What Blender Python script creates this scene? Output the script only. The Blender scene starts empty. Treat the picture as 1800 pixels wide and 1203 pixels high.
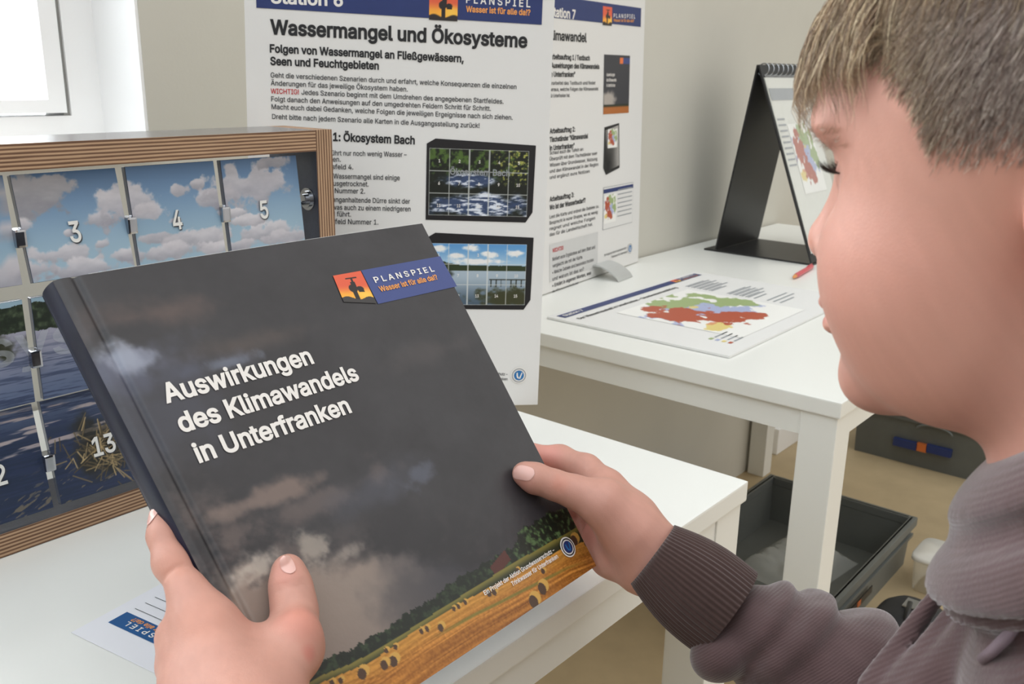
import bpy, bmesh, math, os
import numpy as np
from mathutils import Matrix, Vector
from mathutils.geometry import delaunay_2d_cdt

sc = bpy.context.scene
COL = sc.collection
rng = np.random.default_rng(7)

# ------------------------------------------------------------------ camera
FPX = 1650.0                                   # focal length in pixels of the 1800 x 1203 frame
CAM = np.array([0.0, 0.0, 1.14])
_p, _r, _y = math.radians(16.16), math.radians(-0.99), math.radians(39.73)
FW = np.array([math.cos(_y)*math.cos(_p), math.sin(_y)*math.cos(_p), -math.sin(_p)])
_rt = np.array([math.sin(_y), -math.cos(_y), 0.0])
_dn = np.cross(FW, _rt)
RT = math.cos(_r)*_rt + math.sin(_r)*_dn
DN = -math.sin(_r)*_rt + math.cos(_r)*_dn

cd = bpy.data.cameras.new('camera')
cam = bpy.data.objects.new('camera', cd)
COL.objects.link(cam)
cd.sensor_width = 36.0
cd.lens = FPX/1800*36.0
cd.clip_start = 0.01
cam.matrix_world = Matrix(((RT[0], -DN[0], -FW[0], CAM[0]), (RT[1], -DN[1], -FW[1], CAM[1]),
                           (RT[2], -DN[2], -FW[2], CAM[2]), (0, 0, 0, 1)))
cd.dof.use_dof = True
cd.dof.focus_distance = 0.70
cd.dof.aperture_fstop = 20
sc.camera = cam
sc.view_settings.view_transform = 'Standard'
sc.view_settings.look = 'None'
sc.view_settings.gamma = 1.0
sc.view_settings.use_curve_mapping = False
sc.view_settings.exposure = 0.0

# ------------------------------------------------------------------ world: overcast daylight, brightest towards the windows
W = bpy.data.worlds.new('world')
sc.world = W
W.use_nodes = True
wt = W.node_tree
wt.nodes.clear()
def wn(t, **kw):
    n = wt.nodes.new(t)
    for k, v in kw.items():
        setattr(n, k, v)
    return n
def lobe(direction, lo, hi, strength, col):
    d = Vector(direction).normalized()
    dot = wn('ShaderNodeVectorMath', operation='DOT_PRODUCT')
    wt.links.new(tc.outputs['Generated'], dot.inputs[0])
    dot.inputs[1].default_value = d
    mr = wn('ShaderNodeMapRange', interpolation_type='SMOOTHSTEP')
    mr.inputs['From Min'].default_value = lo
    mr.inputs['From Max'].default_value = hi
    mr.inputs['To Max'].default_value = strength
    wt.links.new(dot.outputs['Value'], mr.inputs['Value'])
    sca = wn('ShaderNodeVectorMath', operation='SCALE')
    sca.inputs[0].default_value = col
    wt.links.new(mr.outputs[0], sca.inputs['Scale'])
    return sca
tc = wn('ShaderNodeTexCoord')
LOBES = [lobe((-0.42, 0.12, 0.90), 0.50, 0.97, 1.7, (0.82, 0.92, 1.0)),       # daylight from high on the left of the room
         lobe((-0.25, 0.93, 0.22), 0.55, 0.92, 9.0, (0.94, 0.97, 1.0)),       # bright sky beyond the window in the back wall
         lobe((0.0, 0.0, 1.0), -0.3, 1.0, 0.50, (1.0, 0.97, 0.93)),           # pale upper light
         lobe((0.35, -0.85, 0.42), 0.30, 1.0, 0.70, (1.0, 0.96, 0.91))]     # daylight from the room behind the viewer
acc = wn('ShaderNodeVectorMath', operation='ADD')
acc.inputs[0].default_value = (0.175, 0.168, 0.16)
prev = acc
for i, L in enumerate(LOBES):
    wt.links.new(L.outputs[0], prev.inputs[1])
    if i < len(LOBES)-1:
        nx = wn('ShaderNodeVectorMath', operation='ADD')
        wt.links.new(prev.outputs[0], nx.inputs[0])
        prev = nx
bg = wn('ShaderNodeBackground')
wt.links.new(prev.outputs[0], bg.inputs['Color'])
wo = wn('ShaderNodeOutputWorld')
wt.links.new(bg.outputs[0], wo.inputs['Surface'])

# ------------------------------------------------------------------ helpers
def s2l(c):
    c = np.asarray(c, float)/255.0
    return np.where(c <= 0.04045, c/12.92, ((c+0.055)/1.055)**2.4)

def ray(u, v):
    return FW + RT*((u-900)/FPX) + DN*((v-601.5)/FPX)
def K(u, v, d):                                 # the point seen at (u, v) at depth d metres
    return CAM + ray(u, v)*d
def on_z(u, v, z):
    r = ray(u, v); return CAM + r*((z-CAM[2])/r[2])
def on_y(u, v, y):
    r = ray(u, v); return CAM + r*((y-CAM[1])/r[1])
def on_x(u, v, x):
    r = ray(u, v); return CAM + r*((x-CAM[0])/r[0])
def unit(a):
    a = np.asarray(a, float); return a/np.linalg.norm(a)
def proj(P):
    d = np.asarray(P)-CAM
    return np.array([900+FPX*(d@RT)/(d@FW), 601.5+FPX*(d@DN)/(d@FW)])

class Plane:                                    # a flat printed face: origin, right axis, up axis
    def __init__(s, O, U, V):
        s.O, s.U = np.asarray(O, float), unit(U)
        V = np.asarray(V, float); V = V-(V@s.U)*s.U
        s.V = unit(V); s.N = np.cross(s.U, s.V)
    def hit(s, u, v):
        r = ray(u, v); return CAM + r*(((s.O-CAM)@s.N)/(r@s.N))
    def ab(s, u, v):
        P = s.hit(u, v)-s.O; return np.array([P@s.U, P@s.V])
    def pt(s, a, b, h=0.0):
        return s.O+s.U*a+s.V*b+s.N*h

MATS = {}
def mat(name, col, rough=0.5, metal=0.0, spec=0.5, noise=0.0, nscale=30.0, bump=0.0, bscale=200.0, sss=0.0, attr=None, coat=0.0, trans=0.0, alpha=1.0, emit=0.0, sheen=0.0):
    if name in MATS:
        return MATS[name]
    m = bpy.data.materials.new(name); m.use_nodes = True
    nt = m.node_tree; b = nt.nodes['Principled BSDF']
    c = tuple(s2l(col))+(1.0,)
    b.inputs['Base Color'].default_value = c
    b.inputs['Roughness'].default_value = rough
    b.inputs['Metallic'].default_value = metal
    b.inputs['Specular IOR Level'].default_value = spec
    b.inputs['Coat Weight'].default_value = coat
    b.inputs['Transmission Weight'].default_value = trans
    b.inputs['Alpha'].default_value = alpha
    if sheen:
        b.inputs['Sheen Weight'].default_value = sheen
        b.inputs['Sheen Roughness'].default_value = 0.5
    if emit:
        b.inputs['Emission Color'].default_value = c
        b.inputs['Emission Strength'].default_value = emit
    if sss:
        b.inputs['Subsurface Weight'].default_value = sss
        b.inputs['Subsurface Radius'].default_value = (1.0, 0.5, 0.35)
        b.inputs['Subsurface Scale'].default_value = 0.006
    tcn = nt.nodes.new('ShaderNodeTexCoord')
    src = None
    if attr:
        a = nt.nodes.new('ShaderNodeVertexColor'); a.layer_name = attr
        src = a.outputs['Color']
        nt.links.new(src, b.inputs['Base Color'])
    if noise:
        n = nt.nodes.new('ShaderNodeTexNoise'); n.inputs['Scale'].default_value = nscale
        n.inputs['Detail'].default_value = 4.0
        nt.links.new(tcn.outputs['Object'], n.inputs['Vector'])
        mr = nt.nodes.new('ShaderNodeMapRange')
        mr.inputs['From Min'].default_value = 0.3; mr.inputs['From Max'].default_value = 0.7
        mr.inputs['To Min'].default_value = 1-noise; mr.inputs['To Max'].default_value = 1+noise
        nt.links.new(n.outputs['Fac'], mr.inputs['Value'])
        mx = nt.nodes.new('ShaderNodeVectorMath'); mx.operation = 'SCALE'
        if src is not None:
            nt.links.new(src, mx.inputs[0])
        else:
            mx.inputs[0].default_value = c[:3]
        nt.links.new(mr.outputs[0], mx.inputs['Scale'])
        nt.links.new(mx.outputs[0], b.inputs['Base Color'])
    if bump:
        n2 = nt.nodes.new('ShaderNodeTexNoise'); n2.inputs['Scale'].default_value = bscale
        n2.inputs['Detail'].default_value = 3.0
        nt.links.new(tcn.outputs['Object'], n2.inputs['Vector'])
        bp = nt.nodes.new('ShaderNodeBump'); bp.inputs['Strength'].default_value = bump
        bp.inputs['Distance'].default_value = 0.001
        nt.links.new(n2.outputs['Fac'], bp.inputs['Height'])
        nt.links.new(bp.outputs[0], b.inputs['Normal'])
    MATS[name] = m
    return m

def world_origin(o):
    p = np.zeros(3)
    while o is not None:
        p = p+np.array(o.location); o = o.parent
    return p

def part(name, verts, faces, m, parent=None, smooth=False, origin=None, colors=None, fmat=None):
    """one mesh object from world-space vertices"""
    V = np.asarray(verts, float)
    if origin is None:
        origin = V.mean(0) if parent is None else V.mean(0)
    base = np.asarray(origin, float)
    me = bpy.data.meshes.new(name)
    L = (V-base)
    if isinstance(faces, np.ndarray):
        nf, k = faces.shape
        me.vertices.add(len(L)); me.vertices.foreach_set('co', L.astype(np.float32).ravel())
        me.loops.add(nf*k); me.loops.foreach_set('vertex_index', faces.astype(np.int32).ravel())
        me.polygons.add(nf); me.polygons.foreach_set('loop_start', np.arange(0, nf*k, k, dtype=np.int32))
        me.update(calc_edges=True); me.validate()
    else:
        me.from_pydata(L.tolist(), [], [list(f) for f in faces]); me.update()
    for mm in (m if isinstance(m, (list, tuple)) else [m]):
        me.materials.append(mm)
    if fmat is not None:
        me.polygons.foreach_set('material_index', np.asarray(fmat, np.int32))
    me.polygons.foreach_set('use_smooth', np.full(len(me.polygons), bool(smooth)))
    if colors is not None:
        at = me.color_attributes.new('Col', 'FLOAT_COLOR', 'POINT')
        c4 = np.ones((len(V), 4), np.float32); c4[:, :3] = colors
        at.data.foreach_set('color', c4.ravel())
    o = bpy.data.objects.new(name, me); COL.objects.link(o)
    if parent is not None:
        o.parent = parent
        o.location = base-world_origin(parent)
    else:
        o.location = base
    return o

def thing(name, label, cat, loc=(0, 0, 0), group=None):
    o = bpy.data.objects.new(name, None); COL.objects.link(o)
    o.location = loc; o.empty_display_size = 0.05
    o['label'] = label; o['category'] = cat
    if group: o['group'] = group
    return o
def tag(o, label, cat, group=None):
    o['label'] = label; o['category'] = cat
    if group: o['group'] = group
    return o
def structure(o):
    o['kind'] = 'structure'; return o

class MB:                                       # collects shapes for one mesh
    def __init__(s): s.v = []; s.f = []; s.m = []
    def add(s, V, F, mi=0):
        k = len(s.v); s.v += [tuple(p) for p in V]
        s.f += [tuple(i+k for i in f) for f in F]; s.m += [mi]*len(F); return s
    def box(s, lo, hi, mi=0, bev=0.0):
        c = (np.array(lo, float)+np.array(hi, float))/2; h = (np.array(hi, float)-np.array(lo, float))/2
        return s.obox(c, np.eye(3), h, mi, bev)
    def obox(s, c, A, h, mi=0, bev=0.0):          # oriented box, rows of A are the axes, h half sizes
        bm = bmesh.new(); bmesh.ops.create_cube(bm, size=2.0)
        for v in bm.verts: v.co = Vector((v.co.x*h[0], v.co.y*h[1], v.co.z*h[2]))
        if bev:
            bmesh.ops.bevel(bm, geom=bm.edges[:], offset=bev, segments=2, profile=0.7, affect='EDGES')
        bm.verts.index_update()
        V = [np.asarray(c)+A[0]*v.co.x+A[1]*v.co.y+A[2]*v.co.z for v in bm.verts]
        F = [[v.index for v in f.verts] for f in bm.faces]
        bm.free(); return s.add(V, F, mi)
    def tube(s, pts, r, n=12, cap=True, mi=0):
        pts = np.asarray(pts, float); m = len(pts)
        r = np.full(m, r) if np.isscalar(r) else np.asarray(r, float)
        T = np.gradient(pts, axis=0); T /= np.linalg.norm(T, axis=1)[:, None]+1e-12
        a = np.array([0, 0, 1.0]) if abs(T[0][2]) < 0.9 else np.array([1.0, 0, 0])
        N = unit(a-(a@T[0])*T[0]); V = []; F = []
        for i in range(m):
            N = unit(N-(N@T[i])*T[i]); B = np.cross(T[i], N)
            for k in range(n):
                t = 2*math.pi*k/n; V.append(pts[i]+r[i]*(math.cos(t)*N+math.sin(t)*B))
        for i in range(m-1):
            for k in range(n):
                k2 = (k+1) % n; F.append((i*n+k, i*n+k2, (i+1)*n+k2, (i+1)*n+k))
        if cap:
            F.append(tuple(range(n-1, -1, -1))); F.append(tuple((m-1)*n+k for k in range(n)))
        return s.add(V, F, mi)
    def build(s, name, m, parent=None, smooth=False, origin=None):
        return part(name, s.v, s.f, m, parent, smooth, origin, fmat=s.m)

# value noise, for printed pictures and fabric
_tab = np.random.default_rng(3).random((256, 256))
def vnoise(x, y):
    x = np.asarray(x, float); y = np.asarray(y, float)
    xi = np.floor(x).astype(int); yi = np.floor(y).astype(int)
    fx = x-xi; fy = y-yi; fx = fx*fx*(3-2*fx); fy = fy*fy*(3-2*fy)
    g = lambda a, b: _tab[a % 256, b % 256]
    return (g(xi, yi)*(1-fx)+g(xi+1, yi)*fx)*(1-fy)+(g(xi, yi+1)*(1-fx)+g(xi+1, yi+1)*fx)*fy
def fbm(x, y, n=5, gain=0.55):
    s = 0; a = 1; t = 0
    for i in range(n):
        s = s+a*vnoise(x*2**i+17.3*i, y*2**i-9.1*i); t += a; a *= gain
    return s/t
def sst(a, b, x):
    t = np.clip((x-a)/(b-a), 0, 1); return t*t*(3-2*t)
def over(c, col, m):
    m = np.clip(m, 0, 1)[..., None]; return c*(1-m)+np.asarray(col, float)*m
def blob(A, B, a, b, ra, rb, nz=0.0, sc_=40.0, soft=0.5):
    d = np.sqrt(((A-a)/ra)**2+((B-b)/rb)**2)
    if nz: d = d+nz*(fbm(A*sc_, B*sc_, 5)-0.5)*2
    return 1-sst(1-soft, 1.0+soft*0.3, d)

def picture(name, plane, a0, b0, a1, b1, na, nb, paint, m, parent, h=0.0):
    """flat printed picture: a dense grid whose vertex colours hold the print"""
    a = np.linspace(a0, a1, na); b = np.linspace(b0, b1, nb)
    A, B = np.meshgrid(a, b)
    c = s2l(np.clip(paint(A, B), 0, 255)).reshape(-1, 3)
    P = plane.O+A.reshape(-1, 1)*plane.U+B.reshape(-1, 1)*plane.V+plane.N*h
    i = np.arange(na*nb).reshape(nb, na)
    F = np.stack([i[:-1, :-1], i[:-1, 1:], i[1:, 1:], i[1:, :-1]], -1).reshape(-1, 4)
    if (b1 < b0) != (a1 < a0): F = F[:, ::-1]
    return part(name, P, F, m, parent, colors=c)

# lettering
FONT = None
try:
    FONT = bpy.data.fonts.load(os.path.join(bpy.utils.system_resource('DATAFILES'), 'fonts', 'Inter.woff2'))
except Exception:
    FONT = None
_glyph = {}
def contours(body, res):
    cu = bpy.data.curves.new('lettering', 'FONT'); cu.body = body
    if FONT: cu.font = FONT
    o = bpy.data.objects.new('lettering', cu); COL.objects.link(o)
    dg = bpy.context.evaluated_depsgraph_get()
    oe = o.evaluated_get(dg); c2 = oe.to_curve(dg); out = []
    for sp_ in c2.splines:
        P = []
        if sp_.type == 'BEZIER':
            bp_ = sp_.bezier_points; n = len(bp_)
            for i in range(n):
                a, b = bp_[i], bp_[(i+1) % n]
                p0, p1, p2, p3 = [np.array(x)[:2] for x in (a.co, a.handle_right, b.handle_left, b.co)]
                e = p3-p0; dev = abs(e[0]*(p1-p0)[1]-e[1]*(p1-p0)[0])+abs(e[0]*(p2-p0)[1]-e[1]*(p2-p0)[0])
                k = 1 if dev < 1e-5 else res
                for t in np.arange(k)/k:
                    P.append((1-t)**3*p0+3*(1-t)**2*t*p1+3*(1-t)*t*t*p2+t**3*p3)
        else:
            P = [np.array(p.co)[:2] for p in sp_.points]
        Q = []
        for p in P:
            if not Q or np.linalg.norm(p-Q[-1]) > 1e-5: Q.append(p)
        if len(Q) > 1 and np.linalg.norm(Q[0]-Q[-1]) < 1e-5: Q.pop()
        if len(Q) > 2: out.append(np.array(Q))
    oe.to_curve_clear(); bpy.data.objects.remove(o); bpy.data.curves.remove(cu)
    return out
def grow(p, d):                                  # embolden a contour
    e = np.roll(p, -1, 0)-p; e /= np.linalg.norm(e, axis=1)[:, None]+1e-12
    n = np.stack([e[:, 1], -e[:, 0]], 1); b = n+np.roll(n, 1, 0)
    b = b/np.maximum(np.linalg.norm(b, axis=1)[:, None], 1e-6)
    return p+b*(d/np.maximum((b*n).sum(1), .45))[:, None]
def text_mesh(body, bold, res):
    key = (body, bold, res)
    if key not in _glyph:
        ar = lambda p: .5*np.sum(p[:, 0]*np.roll(p[:, 1], -1)-np.roll(p[:, 0], -1)*p[:, 1])
        cs = contours(body, max(res, 2)); big = max(cs, key=lambda c: abs(ar(c)))
        if ar(big) < 0: cs = [c[::-1] for c in cs]
        if bold: cs = [grow(c, bold) for c in cs]
        pts = []; ed = []
        for c in cs:
            k = len(pts); n = len(c); pts += [Vector(p) for p in c]; ed += [(k+i, k+(i+1) % n) for i in range(n)]
        A = np.concatenate(cs); B = np.concatenate([np.roll(c, -1, 0) for c in cs])
        v, _, f = delaunay_2d_cdt(pts, ed, [], 0, 1e-6)[:3]
        v = np.array([tuple(p) for p in v]); f = np.array([t for t in f if len(t) == 3]); T = v[f].mean(1); keep = []
        for i in range(0, len(T), 400):
            t = T[i:i+400]; y = t[:, 1:]
            up = (A[:, 1][None] <= y)&(B[:, 1][None] > y); dn = (A[:, 1][None] > y)&(B[:, 1][None] <= y)
            cr = (B[:, 0]-A[:, 0])[None]*(y-A[:, 1][None])-(t[:, :1]-A[:, 0][None])*(B[:, 1]-A[:, 1])[None]
            keep.append((up&(cr > 0)).sum(1)-(dn&(cr < 0)).sum(1) != 0)
        f = f[np.concatenate(keep)]
        _glyph[key] = (np.concatenate([v, np.zeros((len(v), 1))], 1), [tuple(int(i) for i in t) for t in f])
    return _glyph[key]
CAP = max(p[1] for p in text_mesh('H', 0.0, 2)[0])

class Lettering:
    def __init__(s, plane, h=0.0004): s.p = plane; s.h = h; s.mb = MB(); s.mats = []
    def mi(s, m):
        if m not in s.mats: s.mats.append(m)
        return s.mats.index(m)
    def line(s, body, P0, P1, cap_m, m, bold=0.008, res=2, flip=False):
        """body between two points of the plane, baseline start and end (local a, b)"""
        V, F = text_mesh(body, round(bold*1.15+.003, 4), res)
        P0 = np.asarray(P0, float); P1 = np.asarray(P1, float)
        ex = (P1-P0); Ln = np.linalg.norm(ex); ex = ex/Ln; ey = np.array([-ex[1], ex[0]])
        x0, x1 = V[:, 0].min(), V[:, 0].max()
        X = (V[:, 0]-x0)/(x1-x0)*Ln; Y = V[:, 1]/CAP*cap_m
        Q = P0+X[:, None]*ex+Y[:, None]*ey
        W3 = s.p.O+Q[:, :1]*s.p.U+Q[:, 1:]*s.p.V+s.p.N*s.h
        s.mb.add(W3, F, s.mi(m)); return s
    def px(s, body, p0, p1, cap_px, m, bold=0.008, res=2):
        a = s.p.ab(*p0); b = s.p.ab(*p1)
        ex = unit(b-a); ey = np.array([-ex[1], ex[0]])
        q = a+ey*0.001
        k = np.linalg.norm(proj(s.p.pt(*q))-proj(s.p.pt(*a)))/0.001
        return s.line(body, a, b, cap_px/k, m, bold, res)
    def poly(s, pts, m):
        s.mb.add([s.p.pt(a, b, s.h) for a, b in pts], [tuple(range(len(pts)))], s.mi(m)); return s
    def build(s, name, parent):
        o = part(name, s.mb.v, s.mb.f, s.mats, parent, fmat=s.mb.m); s.mb = MB(); s.mats = []; return o

# ------------------------------------------------------------------ materials
M_wall = mat('wall_paint', (205, 202, 191), 0.85, noise=0.02, nscale=6, bump=0.15, bscale=250)
M_reveal = mat('window_reveal_paint', (250, 250, 249), 0.7, bump=0.1, bscale=200)
M_floor = mat('floor_linoleum', (178, 158, 124), 0.55, noise=0.06, nscale=14, bump=0.05, bscale=300)
M_white = mat('white_table_lacquer', (232, 232, 226), 0.32, bump=0.04, bscale=500)
M_board = mat('white_poster_board', (226, 225, 222), 0.55, bump=0.03, bscale=600)
M_edge = mat('foam_board_edge', (238, 238, 236), 0.6, bump=0.1, bscale=900)
M_navy = mat('navy_print', (38, 54, 108), 0.45, noise=0.03, nscale=60)
M_ink = mat('black_ink', (28, 29, 32), 0.5, noise=0.02)
M_inkgrey = mat('dark_grey_ink', (52, 53, 56), 0.5, noise=0.02)
M_red = mat('red_ink', (188, 40, 46), 0.5, noise=0.02)
M_orange = mat('orange_ink', (238, 160, 84), 0.5, noise=0.02)
M_whiteink = mat('white_ink', (236, 232, 226), 0.5, noise=0.02)
M_print = mat('photo_print', (128, 128, 128), 0.42, attr='Col')
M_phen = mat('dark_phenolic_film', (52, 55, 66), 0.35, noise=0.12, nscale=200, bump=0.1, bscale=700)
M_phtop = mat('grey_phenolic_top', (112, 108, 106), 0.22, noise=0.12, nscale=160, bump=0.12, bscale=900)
M_chrome = mat('polished_aluminium', (176, 178, 182), 0.16, metal=1.0, bump=0.02, bscale=100)
M_black = mat('black_plastic', (30, 30, 32), 0.38, bump=0.08, bscale=500)
M_grey = mat('grey_crate_plastic', (100, 103, 100), 0.42, noise=0.05, nscale=20, bump=0.1, bscale=200)

def ply_material(name, axis):
    m = bpy.data.materials.new(name); m.use_nodes = True
    nt = m.node_tree; b = nt.nodes['Principled BSDF']
    t = nt.nodes.new('ShaderNodeTexCoord'); sp = nt.nodes.new('ShaderNodeSeparateXYZ')
    nt.links.new(t.outputs['Object'], sp.inputs[0])
    nz = nt.nodes.new('ShaderNodeTexNoise'); nz.inputs['Scale'].default_value = 60
    mp = nt.nodes.new('ShaderNodeMapping')
    mp.inputs['Scale'].default_value = {'Z': (0.4, 1, 8), 'X': (8, 1, 0.4)}[axis]
    nt.links.new(t.outputs['Object'], mp.inputs[0]); nt.links.new(mp.outputs[0], nz.inputs['Vector'])
    mul = nt.nodes.new('ShaderNodeMath'); mul.operation = 'MULTIPLY_ADD'
    mul.inputs[1].default_value = 6.5/0.021
    ofs = nt.nodes.new('ShaderNodeMath'); ofs.operation = 'MULTIPLY'; ofs.inputs[1].default_value = 0.35
    nt.links.new(nz.outputs['Fac'], ofs.inputs[0])
    nt.links.new(sp.outputs[axis], mul.inputs[0]); nt.links.new(ofs.outputs[0], mul.inputs[2])
    fr = nt.nodes.new('ShaderNodeMath'); fr.operation = 'FRACT'
    nt.links.new(mul.outputs[0], fr.inputs[0])
    rp = nt.nodes.new('ShaderNodeValToRGB'); el = rp.color_ramp.elements
    el[0].position = 0.0; el[0].color = tuple(s2l((98, 68, 48)))+(1,)
    el[1].position = 1.0; el[1].color = tuple(s2l((92, 64, 46)))+(1,)
    for ps, c in ((0.26, (112, 80, 58)), (0.40, (172, 140, 110)), (0.66, (194, 164, 132)), (0.84, (164, 128, 98))):
        e = el.new(ps); e.color = tuple(s2l(c))+(1,)
    nt.links.new(fr.outputs[0], rp.inputs[0])
    n2 = nt.nodes.new('ShaderNodeTexNoise'); n2.inputs['Scale'].default_value = 40
    nt.links.new(mp.outputs[0], n2.inputs['Vector'])
    mr = nt.nodes.new('ShaderNodeMapRange'); mr.inputs['To Min'].default_value = 0.8; mr.inputs['To Max'].default_value = 1.15
    nt.links.new(n2.outputs['Fac'], mr.inputs['Value'])
    sx = nt.nodes.new('ShaderNodeVectorMath'); sx.operation = 'SCALE'
    nt.links.new(rp.outputs[0], sx.inputs[0]); nt.links.new(mr.outputs[0], sx.inputs['Scale'])
    nt.links.new(sx.outputs[0], b.inputs['Base Color']); b.inputs['Roughness'].default_value = 0.6
    return m
M_plyh = ply_material('birch_plywood_edge_level', 'Z')
M_plyv = ply_material('birch_plywood_edge_upright', 'X')

# ------------------------------------------------------------------ room
YW = 1.115                                      # face of the back wall
def slab(name, lo, hi, m):
    return structure(MB().box(lo, hi).build(name, m))
slab('floor', (-1.6, -1.4, -0.05), (4.3, YW+0.30, 0.0), M_floor)
XJ = 0.627; ZS = 1.045; ZT = 2.25; XL = -1.30   # window opening in the back wall
wb = MB()
wb.box((-1.9, YW, 0.0), (XL, YW+0.22, 2.6)); wb.box((XJ, YW, 0.0), (4.3, YW+0.22, 2.6))
wb.box((XL, YW, 0.0), (XJ, YW+0.22, ZS)); wb.box((XL, YW, ZT), (XJ, YW+0.22, 2.6))
structure(wb.build('wall_back', M_wall))
slab('wall_right', (4.3, -1.4, 0.0), (4.4, YW+0.22, 2.6), M_wall)
# window: frame, sash, sill, pane
wroot = bpy.data.objects.new('window_1', None); COL.objects.link(wroot); wroot.location = ((XL+XJ)/2, YW+0.12, ZS); structure(wroot)
M_frame = mat('white_window_lacquer', (250, 250, 249), 0.35, bump=0.03, bscale=300)
M_gasket = mat('grey_window_gasket', (150, 150, 146), 0.6, noise=0.05)
y0, y1 = YW+0.105, YW+0.17
rv = MB()
rv.box((XJ-0.004, YW+0.001, ZS), (XJ, y0, ZT)); rv.box((XL, YW+0.001, ZS), (XL+0.004, y0, ZT)); rv.box((XL+.004, YW+0.001, ZT-0.004), (XJ-.004, y0, ZT))
rv.build('reveal_lining', M_reveal, wroot)
MB().box((XL+.004, YW-0.012, ZS-0.012), (XJ-.004, y0, ZS+0.004), bev=0.003).build('window_sill', M_reveal, wroot)
fr = MB()
fr.box((XJ-0.045, y0, ZS), (XJ, y1, ZT)); fr.box((XL, y0, ZS), (XL+0.045, y1, ZT)); fr.box((XL+0.045, y0, ZS), (XJ-0.045, y1, ZS+0.03)); fr.box((XL+0.045, y0, ZT-0.045), (XJ-0.045, y1, ZT))
fr.build('window_frame', M_frame, wroot)
gk = MB(); gk.box((XJ-0.053, y0+0.004, ZS+0.03), (XJ-0.045, y1-0.01, ZT-0.045)); 
gk.build('window_gasket', M_gasket, wroot)
sh = MB()
sh.box((XJ-0.075, y0-0.006, ZS+0.034), (XJ-0.053, y1, ZT-0.05)); sh.box((XL+0.05, y0-0.006, ZS+0.034), (XL+0.07, y1, ZT-0.05))
sh.box((XL+0.07, y0-0.006, ZS+0.034), (XJ-0.075, y1, ZS+0.05)); sh.box((XL+0.07, y0-0.006, ZT-0.12), (XJ-0.075, y1, ZT-0.05))
sh.build('window_sash', M_frame, wroot)
MB().box((XL+0.066, y0+0.02, ZS+0.046), (XJ-0.071, y0+0.026, ZT-0.12)).build('window_pane', mat('clear_glass', (250, 252, 252), 0.02, trans=1.0, noise=0.001), wroot)
structure(MB().box((2.62, YW-0.018, 0.0), (4.3, YW, 0.085), bev=0.004).build('baseboard_back', M_frame))

# ------------------------------------------------------------------ tables
def table(name, x0, x1, y0, y1, label):
    t = thing(name, label, 'table', ((x0+x1)/2, (y0+y1)/2, 0.0))
    MB().box((x0, y0, 0.718), (x1, y1, 0.74), bev=0.002).build('tabletop', M_white, t)
    a = MB(); i = 0.006; th = 0.018; z0, z1 = 0.683, 0.718; L = 0.05
    a.box((x0+L, y0+i, z0), (x1-L, y0+i+th, z1)); a.box((x0+L, y1-i-th, z0), (x1-L, y1-i, z1))
    a.box((x0+i, y0+L, z0), (x0+i+th, y1-L, z1)); a.box((x1-i-th, y0+L, z0), (x1-i, y1-L, z1))
    a.build('apron', M_white, t)
    for sx in (0, 1):
        for sy in (0, 1):
            lx = x0+0.004 if sx == 0 else x1-0.004-L
            ly = y0+0.004 if sy == 0 else y1-0.004-L
            MB().box((lx, ly, 0.0), (lx+L, ly+L, 0.718), bev=0.002).build('leg', M_white, t)
    return t
table('table', -0.42, 0.836, 0.377, YW-0.006, 'white lacquered table holding the plywood flap box and the postcard')
table('table', 1.134, 2.49, 0.396, YW-0.006, 'white lacquered table by the wall holding the map sheet and flip display')

# ------------------------------------------------------------------ plywood flap box on the near table
BX1, BY0, BZ0 = 0.637, 0.775, 0.7405
BXW, BD, BH, PT = 0.567, 0.079, 0.338, 0.021
BX0 = BX1-BXW
box = thing('flap_box', 'plywood box frame with numbered lake picture flaps standing on the near table', 'box', ((BX0+BX1)/2, BY0+BD/2, BZ0))
def panel(name, lo, hi, medge, mtop, axis):
    """plywood board: layered edges front and back, film on the broad faces"""
    m = MB(); lo = np.array(lo); hi = np.array(hi)
    v = [(x, y, z) for x in (lo[0], hi[0]) for y in (lo[1], hi[1]) for z in (lo[2], hi[2])]
    F = [(0, 1, 3, 2), (4, 6, 7, 5), (0, 4, 5, 1), (2, 3, 7, 6), (0, 2, 6, 4), (1, 5, 7, 3)]   # -x +x -y +y -z +z
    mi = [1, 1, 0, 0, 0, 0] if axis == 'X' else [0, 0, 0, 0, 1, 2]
    if axis == 'X': mi[5] = 0
    m.v = v; m.f = F; m.m = mi
    o = m.build(name, [medge, M_phen, mtop], box)
    return o
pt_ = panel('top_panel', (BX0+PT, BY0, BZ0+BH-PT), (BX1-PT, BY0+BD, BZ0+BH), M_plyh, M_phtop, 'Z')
pb_ = panel('bottom_panel', (BX0+PT, BY0, BZ0), (BX1-PT, BY0+BD, BZ0+PT), M_plyh, M_phen, 'Z')
ps_ = panel('side_panel', (BX1-PT, BY0, BZ0), (BX1, BY0+BD, BZ0+BH), M_plyv, M_phtop, 'X')
ps2 = panel('side_panel', (BX0, BY0, BZ0), (BX0+PT, BY0+BD, BZ0+BH), M_plyv, M_phtop, 'X')
FY = BY0+0.012
rows = [0.268, 0.168, 0.074]
RH = [(0.225, 0.313), (0.123, 0.212), (0.027, 0.120)]
pitch = 0.0952
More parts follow.
